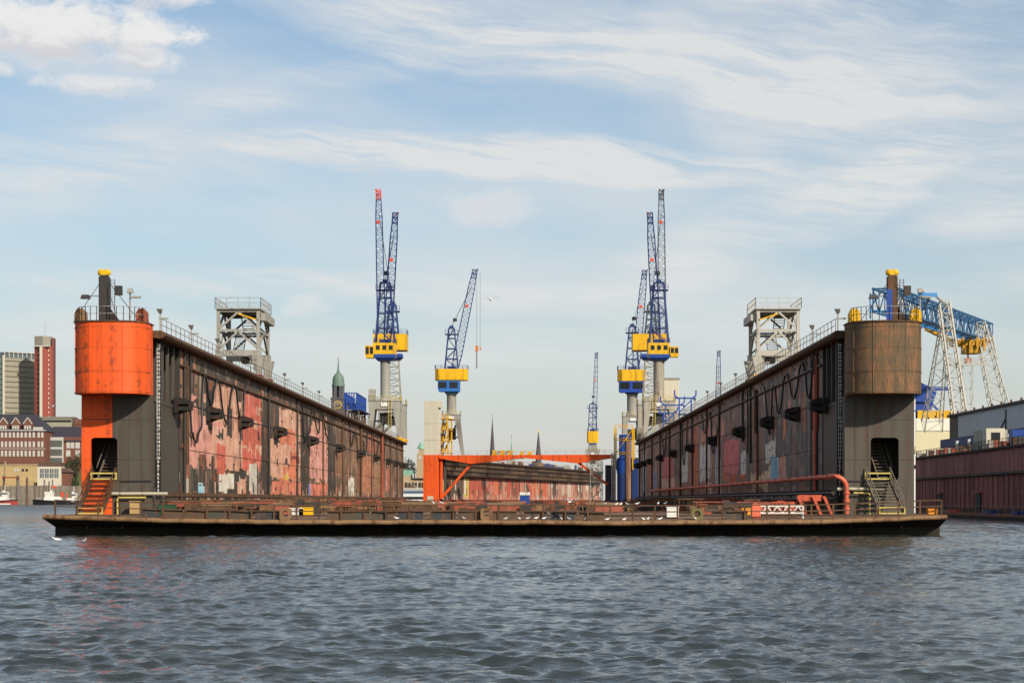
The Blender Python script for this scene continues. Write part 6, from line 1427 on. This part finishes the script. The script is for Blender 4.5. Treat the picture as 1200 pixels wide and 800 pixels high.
def spires():
    Y = 1500; px = 396.5; O = (X(px, Y), Y, 0); t = thing('church_tower', 'dark baroque church tower with open belfry, green dome and gold clock', 'church tower', O); s = Y / FPX; zz = lambda q: Z(q, Y)
    mk = paint('dark_stone', (.085, .08, .085), .7, var=.1, scale=.3); mg = paint('verdigris', (.13, .19, .15), .6, streak=.15, scale=.3)
    w_ = 7.8 * s; m = MB(); m.box(-w_, w_, -w_, w_, 0, zz(467)); m.build('shaft', mk, t)
    m = MB(); m.box(-w_ - .5, w_ + .5, -w_ - .5, w_ + .5, zz(468), zz(466)); m.build('cornice', mk, t)
    m = MB(); r = 6.3 * s
    for k in range(8): a = 2 * math.pi * (k + .5) / 8; m.tube((r * math.cos(a), r * math.sin(a), zz(466)), (r * math.cos(a), r * math.sin(a), zz(452)), .75, 8)
    m.build('column', mk, t); m = MB(); m.lathe([(1.6 * s, zz(466)), (1.6 * s, zz(452))], n=8); m.build('bell_stage', mk, t)
    m = MB(); m.lathe([(7.6 * s, zz(452.5)), (7.6 * s, zz(450)), (7 * s, zz(449.5)), (6.9 * s, zz(445)), (6.2 * s, zz(441.5)), (4.2 * s, zz(438.5)), (2.2 * s, zz(437)), (2.0 * s, zz(435)), (1.2 * s, zz(434)), (.5 * s, zz(422)), (.1 * s, zz(417))], n=16); m.build('dome', mg, t, 30)
    m = MB(); m.lathe([(.05, zz(420.2)), (.8 * s, zz(419.2)), (.05, zz(418.2))], n=8); m.build('gilt_ball', paint('gilt', (.75, .5, .12), .35, metal=.3), t)
    m = MB()
    for k in range(24):
        a0, a1 = 2 * math.pi * k / 24, 2 * math.pi * (k + 1) / 24; R_ = 4.4 * s; c = zz(474.6); m.beam((R_ * math.cos(a0), -w_ - .2, c + R_ * math.sin(a0)), (R_ * math.cos(a1), -w_ - .2, c + R_ * math.sin(a1)), .5)
        if k % 2 == 0: m.beam((R_ * .72 * math.cos(a0), -w_ - .2, c + R_ * .72 * math.sin(a0)), (R_ * .98 * math.cos(a0), -w_ - .2, c + R_ * .98 * math.sin(a0)), .5)
    m.beam((0, -w_ - .25, c), (1.6, -w_ - .25, c + 1.4), .4); m.beam((0, -w_ - .25, c), (-2.0, -w_ - .25, c + .6), .35); m.build('clock', MATS['gilt'], t)
    for px, q0, q1, w_, Y, mt, lb, gold in ((577, 489, 534, 3.2, 1900, paint('purple_slate', (.085, .07, .075), .8), 'tall needle spire above the yellow winch gear', False), (599.5, 513, 534, 1.7, 1850, M_copper, 'small green copper spire between two dark ones', False), (631, 502, 534, 3.2, 1800, MATS['purple_slate'], 'dark spire with gold crown above the middle of the orange beam', True)):
        O = (X(px, Y), Y, 0); t = thing('church_spire', lb, 'church spire', O, R(10)); s = Y / FPX
        zt, zb = Z(q0, Y), Z(q1, Y); m = MB(); m.lathe([(w_ * s * 1.25, zb - 12), (w_ * s, zb), (w_ * s * .12, zt - 3), (.05, zt)], n=8); m.build('spire', mt, t); MB().box(-w_ * s, w_ * s, -w_ * s, w_ * s, 0, zb - 12).build('tower', M_brick, t)
        if gold: m = MB(); m.lathe([(.2, zt - 4.2), (.9, zt - 3.4), (.7, zt - 2), (.15, zt - .6), (.05, zt + 1)], n=8); m.build('crown', paint('gilt', (.75, .5, .12)), t)
        else: m = MB(); m.tube((0, 0, zt - .4), (0, 0, zt + 3), .15, 5); m.build('finial', M_dark, t)
spires()

# ------------------------------------------------------------------ trees on the far bank
def leaf_mat(name, a, b):
    mt = bpy.data.materials.new(name); mt.use_nodes = True; w = NT(mt.node_tree); p = w.n['Principled BSDF']; geo = w.new('ShaderNodeNewGeometry')
    n = w.noise(geo.outputs['Position'], .5, 3); w.l.new(w.mix(w.ramp(n, .3, .7), rgba(a), rgba(b)), p.inputs['Base Color']); p.inputs['Roughness'].default_value = .8; return mt
M_leaf = [leaf_mat('dark_leaves', (.022, .035, .014), (.05, .065, .022)), leaf_mat('mid_leaves', (.04, .055, .018), (.085, .095, .035))]
def tree(label, px, Y, q_base, q_top, w_px, mt, seed, group='trees on the far bank', name='leafy_tree'):
    rng = np.random.default_rng(seed); zb, zt = Z(q_base, Y), Z(q_top, Y); H = zt - zb; W = w_px / 2 * Y / FPX
    t = thing(name, label, 'tree', (X(px, Y), Y, zb), 0, group)
    m = MB(); m.tube((0, 0, -1), (0, 0, H * .55), H * .045, 8, H * .025)
    for k in range(7): a = rng.uniform(0, 6.28); m.tube((0, 0, H * (.25 + .05 * k)), (W * .6 * math.cos(a), W * .6 * math.sin(a), H * (.5 + .05 * k)), H * .018, 5, H * .006)
    m.build('trunk', paint('bark', (.06, .045, .03), .9), t)
    cl = [(rng.uniform(-.75, .75), rng.uniform(-.7, .7), rng.uniform(.28, .86), rng.uniform(.22, .42)) for _ in range(16)]
    n = 2600; v = np.zeros((n, 3, 3)); 
    for i in range(n):
        c = cl[rng.integers(len(cl))]; d = rng.normal(size=3); d /= np.linalg.norm(d); r = c[3] * rng.uniform(.6, 1.05)
        p = np.array([(c[0] * .8 + d[0] * r) * W, (c[1] * .8 + d[1] * r) * W, (c[2] + d[2] * r * .55) * H]); sz = rng.uniform(.25, .6)
        v[i] = p + rng.normal(size=(3, 3)) * sz * .7
    m = MB(); m.v = [tuple(q) for q in v.reshape(-1, 3)]; m.f = [(3 * i, 3 * i + 1, 3 * i + 2) for i in range(n)]; m.build('crown', mt, t)
tree('dark round tree between the brick house and the quay shed', 75, 1236, 580, 541, 22, M_leaf[0], 1)
tree('tall dark tree touching the orange dock head', 88, 1238, 580, 528, 24, M_leaf[0], 2)
tree('mid green tree below the two dark ones', 84, 1225, 588, 556, 20, M_leaf[1], 3)
tree('small dark bush at the left picture edge above the warehouse', 2, 1240, 566, 543, 13, M_leaf[0], 4)
tree('low bush above the tan warehouse roof', 20, 1240, 566, 547, 16, M_leaf[1], 5)
tree('long hedge-like bush under the brick wall', 46, 1240, 566, 551, 30, M_leaf[1], 6)
tree('dark tree left of the copper turret', 479, 1290, 580, 533, 24, M_leaf[0], 7)
tree('low tree beside the terminal roof', 470, 1280, 580, 540, 18, M_leaf[1], 8)
